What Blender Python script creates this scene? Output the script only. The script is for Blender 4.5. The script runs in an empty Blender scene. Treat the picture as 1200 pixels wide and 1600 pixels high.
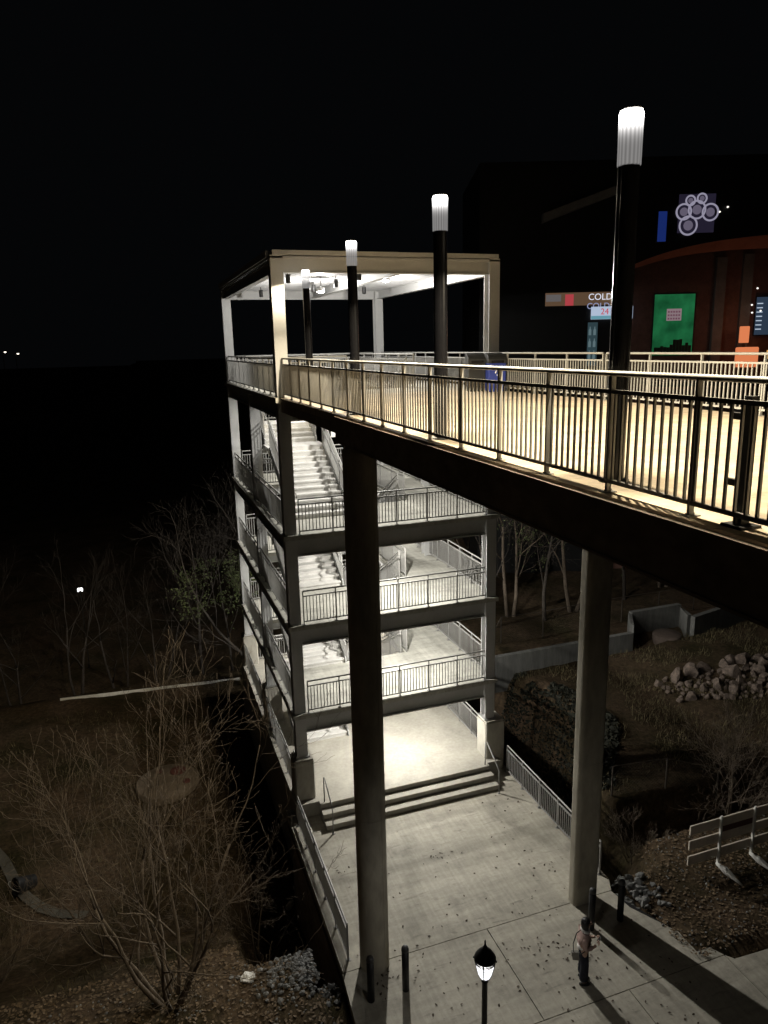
import bpy, bmesh, math, random
from mathutils import Vector, Matrix, noise
R = math.radians
rnd = random.Random(7)
SC = bpy.context.scene
COL = SC.collection

# ------------------------------------------------------------------ camera
cam_d = bpy.data.cameras.new('camera')
cam = bpy.data.objects.new('camera', cam_d); COL.objects.link(cam); SC.camera = cam
cam_d.sensor_fit = 'HORIZONTAL'; cam_d.sensor_width = 36.0
cam_d.lens = 1129.13 / 1200 * 36.0
cam_d.clip_start = 0.1; cam_d.clip_end = 2000
CAM = Vector((-4.377, -20.851, 14.88))
cx, sx = math.cos(R(19)), math.sin(R(19))
PITCH, ROLL = R(12.9766), R(-1.3259)
X_ = Vector((cx, -sx, 0)); Y_ = Vector((sx, cx, 0)); Z_ = Vector((0, 0, 1))
fw = Y_ * math.cos(PITCH) - Z_ * math.sin(PITCH)
up0 = Y_ * math.sin(PITCH) + Z_ * math.cos(PITCH)
rt = X_ * math.cos(ROLL) + up0 * math.sin(ROLL)
up = -X_ * math.sin(ROLL) + up0 * math.cos(ROLL)
m = Matrix.Identity(4)
for i in range(3):
    m[i][0] = rt[i]; m[i][1] = up[i]; m[i][2] = -fw[i]; m[i][3] = CAM[i]
cam.matrix_world = m

# ------------------------------------------------------------------ world: night sky
W = bpy.data.worlds.new('World'); SC.world = W; W.use_nodes = True
bg = W.node_tree.nodes['Background']
bg.inputs['Color'].default_value = (0.75, 0.85, 1.0, 1)
bg.inputs['Strength'].default_value = 0.0018
SC.view_settings.view_transform = 'Standard'; SC.view_settings.look = 'None'
SC.view_settings.exposure = 0.0; SC.view_settings.gamma = 1.0
SC.cycles.use_denoising = True
SC.cycles.max_bounces = 8
SC.cycles.sample_clamp_indirect = 4.0

# lamp powers (watts)
STAIR_W, ROOF_W, POST_W, LANTERN_W = 850.0, 760.0, 2450.0, 110.0

# ------------------------------------------------------------------ materials
def nodes_of(name):
    M = bpy.data.materials.new(name); M.use_nodes = True
    nt = M.node_tree; return M, nt, nt.nodes, nt.links, nt.nodes['Principled BSDF']

def mat(name, col, rough=0.7, metal=0.0, var=0.2, scale=2.0, fine=14.0, bump=0.0, stretch=(1, 1, 1), spec=0.4, tint=None):
    M, nt, N, L, P = nodes_of(name)
    P.inputs['Roughness'].default_value = rough; P.inputs['Metallic'].default_value = metal
    P.inputs['Specular IOR Level'].default_value = spec
    tc = N.new('ShaderNodeTexCoord'); mp = N.new('ShaderNodeMapping'); mp.inputs['Scale'].default_value = stretch
    L.new(tc.outputs['Object'], mp.inputs['Vector'])
    n1 = N.new('ShaderNodeTexNoise'); n1.inputs['Scale'].default_value = scale; n1.inputs['Detail'].default_value = 6; n1.inputs['Roughness'].default_value = 0.65
    n2 = N.new('ShaderNodeTexNoise'); n2.inputs['Scale'].default_value = fine; n2.inputs['Detail'].default_value = 4
    L.new(mp.outputs[0], n1.inputs['Vector']); L.new(mp.outputs[0], n2.inputs['Vector'])
    mx = N.new('ShaderNodeMath'); mx.operation = 'MULTIPLY_ADD'; mx.inputs[1].default_value = 0.65
    ml = N.new('ShaderNodeMath'); ml.operation = 'MULTIPLY'; ml.inputs[1].default_value = 0.35
    L.new(n2.outputs['Fac'], ml.inputs[0]); L.new(n1.outputs['Fac'], mx.inputs[0]); L.new(ml.outputs[0], mx.inputs[2])
    cr = N.new('ShaderNodeValToRGB')
    t = tint or (1, 1, 1)
    lo = [c * (1 - 1.4 * var) * tt for c, tt in zip(col, t)]; hi = [min(1, c * (1 + 1.2 * var)) for c in col]
    cr.color_ramp.elements[0].position = 0.3; cr.color_ramp.elements[0].color = (*lo, 1)
    cr.color_ramp.elements[1].position = 0.7; cr.color_ramp.elements[1].color = (*hi, 1)
    L.new(mx.outputs[0], cr.inputs['Fac']); L.new(cr.outputs['Color'], P.inputs['Base Color'])
    if bump:
        b = N.new('ShaderNodeBump'); b.inputs['Strength'].default_value = bump; b.inputs['Distance'].default_value = 0.02
        L.new(mx.outputs[0], b.inputs['Height']); L.new(b.outputs['Normal'], P.inputs['Normal'])
    return M

def emit(name, col, s):
    M = bpy.data.materials.new(name); M.use_nodes = True; N = M.node_tree.nodes; N.clear()
    e = N.new('ShaderNodeEmission'); e.inputs[0].default_value = (*col, 1); e.inputs[1].default_value = s
    o = N.new('ShaderNodeOutputMaterial'); M.node_tree.links.new(e.outputs[0], o.inputs[0]); return M

def paving(name, col):
    """broomed concrete: mottling, long broom streaks, dark spots, tyre-like stains and painted shadow stripes"""
    M, nt, N, L, P = nodes_of(name)
    P.inputs['Roughness'].default_value = 0.75; P.inputs['Specular IOR Level'].default_value = 0.3
    tc = N.new('ShaderNodeTexCoord')
    def tex(scale, st, det=5, rot=0.0):
        mp = N.new('ShaderNodeMapping'); mp.inputs['Scale'].default_value = st; mp.inputs['Rotation'].default_value = (0, 0, rot)
        n = N.new('ShaderNodeTexNoise'); n.inputs['Scale'].default_value = scale; n.inputs['Detail'].default_value = det; n.inputs['Roughness'].default_value = .6
        L.new(tc.outputs['Object'], mp.inputs[0]); L.new(mp.outputs[0], n.inputs['Vector']); return n.outputs['Fac']
    def ramp(src, p0, v0, p1, v1):
        r = N.new('ShaderNodeMapRange'); r.inputs[1].default_value = p0; r.inputs[2].default_value = p1; r.inputs[3].default_value = v0; r.inputs[4].default_value = v1
        L.new(src, r.inputs[0]); return r.outputs[0]
    def mul(a, b):
        q = N.new('ShaderNodeMath'); q.operation = 'MULTIPLY'; L.new(a, q.inputs[0]); L.new(b, q.inputs[1]); return q.outputs[0]
    f = mul(ramp(tex(0.55, (1, 1, 1), 6), .3, .78, .7, 1.15), ramp(tex(1.1, (.35, 3.5, 1), 5, 0.12), .35, .86, .68, 1.08))
    f = mul(f, ramp(tex(9, (1, 1, 1), 3), .3, .9, .7, 1.08))
    f = mul(f, ramp(tex(16, (.6, 1.6, 1), 2), .66, 1.0, .74, .62))
    f = mul(f, ramp(tex(2.6, (.5, 2.2, 1), 3, .5), .6, 1.0, .74, .62))
    f = mul(f, ramp(tex(.9, (1, 1, 1), 7, .9), .55, 1.0, .68, .76))
    f = mul(f, ramp(tex(1.3, (7, .35, 1), 3, -.08), .42, .93, .6, 1.05))  # long stripes: railing shadow painted into the colour
    c = N.new('ShaderNodeMix'); c.data_type = 'RGBA'; c.blend_type = 'MULTIPLY'; c.inputs[0].default_value = 1
    c.inputs[6].default_value = (*col, 1); L.new(f, c.inputs[7])
    L.new(c.outputs[2], P.inputs['Base Color'])
    b = N.new('ShaderNodeBump'); b.inputs['Strength'].default_value = .15; b.inputs['Distance'].default_value = .01
    L.new(f, b.inputs['Height']); L.new(b.outputs['Normal'], P.inputs['Normal'])
    return M

M_PLAZA = paving('plaza_concrete', (.40, .375, .31))
M_FLOOR = paving('tower_floor_concrete', (.43, .42, .37))
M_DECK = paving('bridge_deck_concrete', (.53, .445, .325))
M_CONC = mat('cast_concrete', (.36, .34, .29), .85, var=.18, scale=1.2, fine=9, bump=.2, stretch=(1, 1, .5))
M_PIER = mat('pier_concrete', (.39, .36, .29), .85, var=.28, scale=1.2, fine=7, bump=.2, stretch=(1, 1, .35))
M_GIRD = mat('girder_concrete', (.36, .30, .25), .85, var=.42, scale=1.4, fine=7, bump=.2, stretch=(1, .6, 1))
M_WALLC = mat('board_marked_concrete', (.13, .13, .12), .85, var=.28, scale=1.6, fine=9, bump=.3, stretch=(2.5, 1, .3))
M_STEEL = mat('grey_painted_steel', (.44, .44, .43), .5, var=.08, scale=1.5, fine=20)
M_RAIL = mat('galvanised_rail', (.27, .265, .25), .5, .1, var=.1, scale=4, fine=30)
M_STAIR = mat('stair_concrete', (.56, .55, .52), .8, var=.12, scale=2.2, fine=18)
M_ROOF = mat('roof_sheet', (.42, .42, .42), .55, var=.1, scale=1.5)
M_BLACK = mat('black_gloss_metal', (.006, .006, .007), .2, var=.2, spec=.3)
M_BLACKM = mat('black_matt_paint', (.012, .012, .012), .55, var=.3)
M_SOIL = None
M_BARK = mat('grey_bark', (.14, .11, .08), .9, var=.35, scale=5, fine=30)
M_BARKP = mat('pale_bark', (.055, .046, .037), .9, var=.35, scale=4, fine=25)
M_LEAF = mat('evergreen_leaf', (.06, .075, .025), .7, var=.5, scale=3)
M_BANKSHADE = mat('bank_shade_leaf', (.013, .014, .007), .8, var=.4, scale=4)  # near-black leaf colour standing in for shade on the ditch bank
M_DEAD = mat('dead_leaf', (.13, .09, .05), .8, var=.6, scale=20)
M_DARKLEAF = mat('dark_dead_leaf', (.06, .04, .025), .8, var=.5, scale=20)
M_STONE = mat('quarry_stone', (.14, .107, .085), .85, var=.55, scale=2.5, fine=12, bump=.4)
M_GREYST = mat('grey_rip_rap', (.20, .20, .19), .85, var=.4, scale=3, fine=14)
M_GRASS = mat('dry_grass', (.12, .10, .05), .9, var=.5, scale=2)
M_WHITEP = mat('white_paint', (.72, .71, .66), .6, var=.12, scale=4)
M_BOARD = mat('barricade_board', (.74, .66, .55), .6, var=.12, scale=3)
M_DARKRED = mat('dark_red_board', (.12, .05, .04), .6, var=.2)
M_BLUE = mat('blue_plastic', (.02, .035, .20), .45, var=.1)
M_SKIN = mat('skin', (.50, .33, .25), .6, var=.05)
M_HAIR = mat('black_hair', (.01, .009, .009), .45, var=.3)
M_JACKET = mat('dusty_mauve_wool', (.42, .30, .265), .9, var=.15, scale=12)
M_SHIRT = mat('white_cotton', (.78, .76, .72), .85, var=.05)
M_JEANS = mat('dark_denim', (.016, .018, .028), .85, var=.4, scale=10)
M_BAG = mat('grey_canvas', (.22, .21, .19), .8, var=.2)
M_BARKD = mat('dark_bark', (.04, .032, .026), .9, var=.3, scale=5)
M_WIRE = mat('rusty_wire', (.05, .04, .03), .7, var=.3, scale=8)
M_WALLB = mat('dark_brick_wall', (.11, .055, .042), .85, var=.25, scale=3)
M_WALLD = mat('black_cladding', (.004, .004, .004), .6, var=.3)
M_CURTAIN = mat('grey_pilaster', (.12, .11, .105), .8, var=.2)

# soil: brown earth, dry grass patches, small stones
M_SOIL, nt, N, L, P = nodes_of('soil')
P.inputs['Roughness'].default_value = .95; P.inputs['Specular IOR Level'].default_value = .1
tc = N.new('ShaderNodeTexCoord')
na = N.new('ShaderNodeTexNoise'); na.inputs['Scale'].default_value = .35; na.inputs['Detail'].default_value = 8; na.inputs['Roughness'].default_value = .7
nb = N.new('ShaderNodeTexNoise'); nb.inputs['Scale'].default_value = 6; nb.inputs['Detail'].default_value = 6; nb.inputs['Roughness'].default_value = .7
for n in (na, nb): L.new(tc.outputs['Object'], n.inputs['Vector'])
ra = N.new('ShaderNodeValToRGB'); ra.color_ramp.elements[0].position = .36; ra.color_ramp.elements[0].color = (.032, .027, .013, 1)
ra.color_ramp.elements[1].position = .62; ra.color_ramp.elements[1].color = (.085, .06, .040, 1)
rb = N.new('ShaderNodeValToRGB'); rb.color_ramp.elements[0].position = .32; rb.color_ramp.elements[0].color = (.45, .45, .45, 1)
rb.color_ramp.elements[1].position = .72; rb.color_ramp.elements[1].color = (1.5, 1.45, 1.35, 1)
mx = N.new('ShaderNodeMix'); mx.data_type = 'RGBA'; mx.blend_type = 'MULTIPLY'; mx.inputs[0].default_value = 1
L.new(na.outputs['Fac'], ra.inputs[0]); L.new(nb.outputs['Fac'], rb.inputs[0])
L.new(ra.outputs[0], mx.inputs[6]); L.new(rb.outputs[0], mx.inputs[7]); L.new(mx.outputs[2], P.inputs['Base Color'])
bp = N.new('ShaderNodeBump'); bp.inputs['Strength'].default_value = .8; bp.inputs['Distance'].default_value = .06
L.new(nb.outputs['Fac'], bp.inputs['Height']); L.new(bp.outputs['Normal'], P.inputs['Normal'])

# ------------------------------------------------------------------ mesh helpers
class MB:
    def __init__(s): s.v = []; s.f = []; s.sm = []
    def add(s, vs, fs, smooth=False):
        o = len(s.v); s.v += [tuple(p) for p in vs]; s.f += [tuple(i + o for i in f) for f in fs]; s.sm += [smooth] * len(fs); return s
    def box(s, x0, x1, y0, y1, z0, z1):
        return s.add([(x0, y0, z0), (x1, y0, z0), (x1, y1, z0), (x0, y1, z0), (x0, y0, z1), (x1, y0, z1), (x1, y1, z1), (x0, y1, z1)],
                     [(0, 3, 2, 1), (4, 5, 6, 7), (0, 1, 5, 4), (1, 2, 6, 5), (2, 3, 7, 6), (3, 0, 4, 7)])
    def bar(s, p, q, w, h, upv=(0, 0, 1)):
        """rectangular bar from p to q, w across, h along the up vector"""
        p = Vector(p); q = Vector(q); d = (q - p).normalized(); u = Vector(upv)
        if abs(d.dot(u)) > .99: u = Vector((0, 1, 0))
        a = d.cross(u).normalized() * w / 2; b = a.cross(d).normalized() * h / 2
        return s.add([p - a - b, p + a - b, p + a + b, p - a + b, q - a - b, q + a - b, q + a + b, q - a + b],
                     [(3, 2, 1, 0), (4, 5, 6, 7), (0, 1, 5, 4), (1, 2, 6, 5), (2, 3, 7, 6), (3, 0, 4, 7)])
    def tube(s, p, q, r0, r1=None, n=8, caps=True, smooth=True):
        r1 = r0 if r1 is None else r1
        p = Vector(p); q = Vector(q); d = (q - p)
        if d.length < 1e-6: return s
        d.normalize(); u = Vector((0, 0, 1)) if abs(d.z) < .9 else Vector((1, 0, 0))
        a = d.cross(u).normalized(); b = d.cross(a)
        vs = []
        for c, r in ((p, r0), (q, r1)):
            for k in range(n):
                t = 2 * math.pi * k / n; vs.append(c + (a * math.cos(t) + b * math.sin(t)) * r)
        s.add(vs, [(k, (k + 1) % n, n + (k + 1) % n, n + k) for k in range(n)], smooth)
        if caps:
            s.add([vs[k] for k in range(n)], [tuple(reversed(range(n)))]); s.add([vs[n + k] for k in range(n)], [tuple(range(n))])
        return s
    def path(s, pts, radii, n=6):
        """continuous tube along points"""
        pts = [Vector(p) for p in pts]; rings = []
        a = None
        for i, p in enumerate(pts):
            d = (pts[min(i + 1, len(pts) - 1)] - pts[max(i - 1, 0)]).normalized()
            if a is None:
                u = Vector((0, 0, 1)) if abs(d.z) < .9 else Vector((1, 0, 0)); a = d.cross(u).normalized()
            else:
                a = (a - d * a.dot(d)).normalized()
            b = d.cross(a)
            rings.append([p + (a * math.cos(2 * math.pi * k / n) + b * math.sin(2 * math.pi * k / n)) * radii[i] for k in range(n)])
        vs = [v for r in rings for v in r]; fs = []
        for i in range(len(rings) - 1):
            for k in range(n):
                fs.append((i * n + k, i * n + (k + 1) % n, (i + 1) * n + (k + 1) % n, (i + 1) * n + k))
        fs.append(tuple(reversed(range(n)))); fs.append(tuple((len(rings) - 1) * n + k for k in range(n)))
        return s.add(vs, fs, True)
    def lathe(s, c, prof, n=20, smooth=True, sx=1.0, sy=1.0):
        c = Vector(c); vs = []
        for r, z in prof:
            for k in range(n):
                t = 2 * math.pi * k / n; vs.append(c + Vector((r * math.cos(t) * sx, r * math.sin(t) * sy, z)))
        fs = []
        for i in range(len(prof) - 1):
            for k in range(n):
                fs.append((i * n + k, i * n + (k + 1) % n, (i + 1) * n + (k + 1) % n, (i + 1) * n + k))
        fs.append(tuple(reversed(range(n)))); fs.append(tuple((len(prof) - 1) * n + k for k in range(n)))
        return s.add(vs, fs, smooth)
    def prism(s, poly, z0, z1):
        n = len(poly)
        return s.add([(x, y, z0) for x, y in poly] + [(x, y, z1) for x, y in poly],
                     [tuple(reversed(range(n))), tuple(range(n, 2 * n))] + [(k, (k + 1) % n, n + (k + 1) % n, n + k) for k in range(n)])
    def extrude_x(s, poly, x0, x1):
        """polygon in (y, z) pushed along x"""
        n = len(poly)
        return s.add([(x0, y, z) for y, z in poly] + [(x1, y, z) for y, z in poly],
                     [tuple(range(n)), tuple(reversed(range(n, 2 * n)))] + [((k + 1) % n, k, n + k, n + (k + 1) % n) for k in range(n)])
    def build(s, name, mt, parent=None, bevel=0.0):
        me = bpy.data.meshes.new(name); me.from_pydata(s.v, [], s.f)
        me.polygons.foreach_set('use_smooth', s.sm); me.materials.append(mt); me.update()
        o = bpy.data.objects.new(name, me); COL.objects.link(o)
        if parent: o.parent = parent
        if bevel:
            b = o.modifiers.new('bevel', 'BEVEL'); b.width = bevel; b.segments = 2; b.limit_method = 'ANGLE'; b.angle_limit = R(40)
        return o

def tag(o, label=None, cat=None, group=None, kind=None):
    if label: o['label'] = label
    if cat: o['category'] = cat
    if group: o['group'] = group
    if kind: o['kind'] = kind
    return o
def empty(name, loc=(0, 0, 0), rz=0.0):
    o = bpy.data.objects.new(name, None); COL.objects.link(o); o.location = loc; o.rotation_euler = (0, 0, rz); o.empty_display_size = .2; return o
def copy_tree(o, parent=None):
    c = o.copy(); COL.objects.link(c)
    if parent: c.parent = parent
    for ch in list(o.children): copy_tree(ch, c)
    return c
def lamp(name, parent, loc, w, col, radius=.08, batwing=0.0, down=0.0):
    d = bpy.data.lights.new(name, 'POINT'); d.energy = w; d.color = col; d.shadow_soft_size = radius
    if batwing:
        # wide-throw optic, as in car-park luminaires: more light sideways than straight down, none upwards
        d.use_nodes = True; N = d.node_tree.nodes; L = d.node_tree.links; em = N['Emission']
        g = N.new('ShaderNodeNewGeometry'); sp = N.new('ShaderNodeSeparateXYZ'); L.new(g.outputs['Incoming'], sp.inputs[0])
        ng = N.new('ShaderNodeMath'); ng.operation = 'MULTIPLY'; ng.inputs[1].default_value = -1.0; L.new(sp.outputs['Z'], ng.inputs[0])
        mxn = N.new('ShaderNodeMath'); mxn.operation = 'MAXIMUM'; mxn.inputs[1].default_value = .2; L.new(ng.outputs[0], mxn.inputs[0])
        pw = N.new('ShaderNodeMath'); pw.operation = 'POWER'; pw.inputs[1].default_value = -batwing; L.new(mxn.outputs[0], pw.inputs[0])
        gt = N.new('ShaderNodeMapRange'); gt.inputs[1].default_value = -.02; gt.inputs[2].default_value = .5; gt.inputs[3].default_value = .02; gt.inputs[4].default_value = 1; L.new(ng.outputs[0], gt.inputs[0])
        ml = N.new('ShaderNodeMath'); ml.operation = 'MULTIPLY'; L.new(pw.outputs[0], ml.inputs[0]); L.new(gt.outputs[0], ml.inputs[1])
        L.new(ml.outputs[0], em.inputs['Strength'])
    if down:
        # reflector optic of the light columns: most light thrown below the horizontal
        d.use_nodes = True; N = d.node_tree.nodes; L = d.node_tree.links; em = N['Emission']
        g = N.new('ShaderNodeNewGeometry'); sp = N.new('ShaderNodeSeparateXYZ'); L.new(g.outputs['Incoming'], sp.inputs[0])
        ng = N.new('ShaderNodeMath'); ng.operation = 'MULTIPLY'; ng.inputs[1].default_value = -1.0; L.new(sp.outputs['Z'], ng.inputs[0])
        mxn = N.new('ShaderNodeMath'); mxn.operation = 'MAXIMUM'; mxn.inputs[1].default_value = .25; L.new(ng.outputs[0], mxn.inputs[0])
        pw = N.new('ShaderNodeMath'); pw.operation = 'POWER'; pw.inputs[1].default_value = -down; L.new(mxn.outputs[0], pw.inputs[0])
        cut = N.new('ShaderNodeMapRange'); cut.inputs[1].default_value = .24; cut.inputs[2].default_value = .56; cut.inputs[3].default_value = .001; cut.inputs[4].default_value = 1; L.new(ng.outputs[0], cut.inputs[0])
        gt = N.new('ShaderNodeMath'); gt.operation = 'MULTIPLY'; L.new(pw.outputs[0], gt.inputs[0]); L.new(cut.outputs[0], gt.inputs[1])
        L.new(gt.outputs[0], em.inputs['Strength'])
    o = bpy.data.objects.new(name, d); COL.objects.link(o); o.location = loc; o.parent = parent
    return o
def sstep(a, b, x):
    t = max(0.0, min(1.0, (x - a) / (b - a))); return t * t * (3 - 2 * t)

# ------------------------------------------------------------------ ground
def ground_z(x, y):
    # left side falls away beside the plaza and tower
    zl = -2.5 * sstep(-6.4, 0.5, y)
    pit = -2.2 * sstep(-3.4, -2.2, x) * sstep(-5.7, -4.3, y) * (1 - sstep(-1, 2, y))
    zl = min(zl, zl * .6 + pit) if pit < 0 else zl
    zl -= 4.0 * sstep(16.6, 24, y)
    # right side: a ditch next to the paving, then level ground up to the wall
    e0 = 7.9 + 3.0 * sstep(-3.4, 1.5, y) - 1.2 * sstep(3.0, 6.4, y)
    zr = -4.0 * (1 - sstep(e0, e0 + 1.5, x)) * sstep(-6.4, -5.0, y) - 1.3 * sstep(-5.4, -4.3, y) * (1 - sstep(-3.8, -3.2, y)) * sstep(7.8, 8.6, x)
    zr += .25 * sstep(6.5, 7.2, y) + .5 * sstep(14, 22, x) * sstep(-3, 3, y) * (1 - sstep(6.0, 6.4, y))
    w = sstep(0.5, 6.5, x)
    z = zl * (1 - w) + zr * w
    if -1.4 < x < 7.4 and -20 < y < 12: z = min(z, -.35) if y < -6.5 else min(z, -2.4)
    if 7.4 <= x <= 30 and y < -9.3: z = min(z, -.3)
    n = noise.noise(Vector((x * .5, y * .5, 0))) * .10 + noise.noise(Vector((x * 1.7, y * 1.7, 3))) * .05
    return z + n * min(1, .35 + .2 * abs(y + 7))
xs = [-900, -400, -150, -80, -50, -35, -26, -20] + [-16 + .32 * i for i in range(150)] + [33, 36, 40, 48, 60, 90, 160, 400, 900]
ys = [-60, -35, -24] + [-18 + .32 * i for i in range(120)] + [21, 23, 26, 30, 36, 45, 60, 90, 150, 260, 500, 1200]
g = MB()
g.add([(x, y, ground_z(x, y)) for y in ys for x in xs],
      [(j * len(xs) + i, j * len(xs) + i + 1, (j + 1) * len(xs) + i + 1, (j + 1) * len(xs) + i) for j in range(len(ys) - 1) for i in range(len(xs) - 1)], True)
tag(g.build('ground', M_SOIL), kind='structure')

# plaza: cast slabs with open joints over a dark bed
g = MB(); J = .012
def slab(poly): g.prism(poly, -.25, 0.0)
slab([(-.80, -6.60 + J), (-.80, .2), (7.15, .2), (7.15, -6.2), (6.95, -6.60 + J)])
slab([(-1.0, -9.4 + J), (-.82, -6.60 - J), (3.1 - J, -6.60 - J), (3.1 - J, -9.4 + J)])
slab([(3.1 + J, -9.4 + J), (3.1 + J, -6.60 - J), (6.93, -6.60 - J), (7.03, -7.3), (8.2, -9.4 + J)])
slab([(-1.35, -13.5), (-1.02, -9.4 - J), (1.0 - J, -9.4 - J), (1.0 - J, -13.5)])
slab([(1.0 + J, -13.5), (1.0 + J, -9.4 - J), (5.38 - J, -9.4 - J), (5.38 - J, -13.5)])
slab([(5.38 + J, -13.5), (5.38 + J, -9.4 - J), (8.2 - J, -9.4 - J), (8.2 - J, -13.5)])
slab([(8.2 + J, -13.5), (8.2 + J, -9.4 - J), (8.35, -9.58), (11.5, -9.75), (14.0, -9.9), (14.0, -13.5)])
tag(g.build('plaza', M_PLAZA), kind='structure')
g = MB(); g.prism([(-1.28, -13.4), (-.78, -6.6), (-.78, .1), (6.9, .1), (6.9, -6.6), (8.2, -9.6), (13.8, -9.9), (13.8, -13.4)], -.6, -.04)
tag(g.build('plaza_bed', M_BLACKM), kind='structure')
g = MB(); g.box(-.76, -.5, -6.55, -.35, -3.6, -.25); g.box(6.85, 7.1, -6.1, -.35, -3.6, -.25)
tag(g.build('retaining_wall', M_GIRD), 'dark concrete retaining wall carrying the edges of the lower plaza', 'wall')

# ------------------------------------------------------------------ railing builder
def railing(parent, pts, spacing, h=1.12, name='railing', posts=True, gap=.105, pr=.0105, post_w=.05, low=.11, mid=.19, mt=None):
    """pts: straight run (x,y,z)->(x,y,z), level or sloped. Rails and pickets are one mesh, posts are sub-parts."""
    mt = mt or M_RAIL
    p, q = Vector(pts[0]), Vector(pts[1]); d = q - p; Ln = math.hypot(d.x, d.y)
    dirx = Vector((d.x, d.y, 0)).normalized(); zup = Vector((0, 0, 1))
    n = max(1, round(Ln / spacing)); r = MB()
    e = dirx * .01
    r.tube(p + zup * (h - .026), q + zup * (h - .026), .026, n=10)
    r.bar(p + zup * (h - mid), q + zup * (h - mid), .04, .035)
    r.bar(p + zup * low, q + zup * low, .04, .035)
    pk = max(2, int(Ln / gap))
    for i in range(1, pk):
        c = p + d * (i / pk)
        r.bar(c + zup * (low + .017), c + zup * (h - mid - .017), pr * 2, pr * 2, dirx)
    if not posts:
        for i in range(n + 1):
            c = p + d * (i / n); r.bar(c + zup * .01, c + zup * (h - .045), post_w, post_w * .6, dirx)
    ro = r.build(name, mt, parent)
    if posts:
        b = MB(); b.bar((0, 0, .0), (0, 0, h - .0445), post_w, post_w * .55, dirx); b.bar((0, 0, .002), (0, 0, .012), .13, .1, dirx)
        for sx_ in (-1, 1):
            cc = dirx.cross(zup) * .035 * sx_; b.tube(Vector((0, 0, .012)) + cc, Vector((0, 0, .03)) + cc, .009, n=6)
        po = b.build('post', mt, ro)
        for i in range(n + 1):
            c = p + d * (i / n)
            o = po if i == 0 else po.copy()
            if i: COL.objects.link(o); o.parent = ro
            o.location = c
    return ro

# ------------------------------------------------------------------ stair tower
LV = [.48, 3.464, 6.47, 9.365, 13.48]
tower = empty('stair_tower', (3.2, 5.6, 0))
tag(tower, 'open steel framed stair tower of five lit levels with a flat canopy roof', 'stair tower')
tower_inv = Vector((3.2, 5.6, 0))
TW = empty('tower_origin'); COL.objects.unlink(TW); bpy.data.objects.remove(TW)
class Off:
    pass
def tb(mb, name, mt, bevel=0.0):
    """build a part of the tower (coordinates are given in the world)"""
    mb.v = [(x - 3.2, y - 5.6, z) for x, y, z in mb.v]
    return mb.build(name, mt, tower, bevel)
A0, A1 = -.36, 0.0; B0, B1 = 6.40, 6.76; BK = 11.0
def column(x0, x1, y0, y1, z0, z1):
    c = MB(); xm = (x0 + x1) / 2
    c.box(x0, x1, y0, y0 + .03, z0, z1); c.box(x0, x1, y1 - .03, y1, z0, z1); c.box(xm - .015, xm + .015, y0 + .03, y1 - .03, z0, z1)
    c.box(x0 - .05, x1 + .05, y0 - .05, y1 + .05, z0 - .035, z0 - .001)
    o = tb(c, 'column', M_STEEL); return o
PED = 1.90
for (x0, y0, ztop, zb) in ((A0, 0, 17.39, PED), (B0, 0, 17.39, PED), (A0, BK, 17.30, PED), (B0, BK, 17.30, PED), (A0 + .02, 5.45, 13.30, PED), (B0, 5.45, 13.30, PED)):
    col = column(x0, x0 + .36, y0, y0 + .36, zb + .036, ztop)
    p = MB(); xa, xb, ya, yb = x0 - .14, x0 + .52, y0 - .2, y0 + .5
    if x0 > 3: xa, xb = x0 - .07, x0 + .68
    p.prism([(xa + .04, ya), (xb - .04, ya), (xb, ya + .04), (xb, yb - .04), (xb - .04, yb), (xa + .04, yb), (xa, yb - .04), (xa, ya + .04)], -3.4, zb - .06)
    p.prism([(xa + .04, ya + .03), (xb - .04, ya + .03), (xb - .04, yb - .03), (xa + .04, yb - .03)], zb - .06, zb)
    ped = tb(p, 'pedestal', M_CONC)
    bo = MB(); bo.tube((0, 0, 0), (0, 0, .09), .018, n=6); bo0 = bo.build('anchor_bolt', M_STEEL, ped)
    for bi, (bx, by) in enumerate(((x0 - .03, y0 - .03), (x0 + .39, y0 - .03), (x0 - .03, y0 + .39), (x0 + .39, y0 + .39))):
        q = bo0
        if bi: q = bo0.copy(); COL.objects.link(q); q.parent = ped
        q.location = (bx - 3.2, by - 5.6, zb)

def ibeam_x(mb, x0, x1, y, z0, z1, w=.22, t=.03):
    mb.box(x0, x1, y - w / 2, y + w / 2, z1 - t, z1); mb.box(x0, x1, y - w / 2, y + w / 2, z0, z0 + t); mb.box(x0, x1, y - .012, y + .012, z0 + t, z1 - t)
def ibeam_y(mb, y0, y1, x, z0, z1, w=.22, t=.03):
    mb.box(x - w / 2, x + w / 2, y0, y1, z1 - t, z1); mb.box(x - w / 2, x + w / 2, y0, y1, z0, z0 + t); mb.box(x - .012, x + .012, y0, y1, z0 + t, z1 - t)

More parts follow.
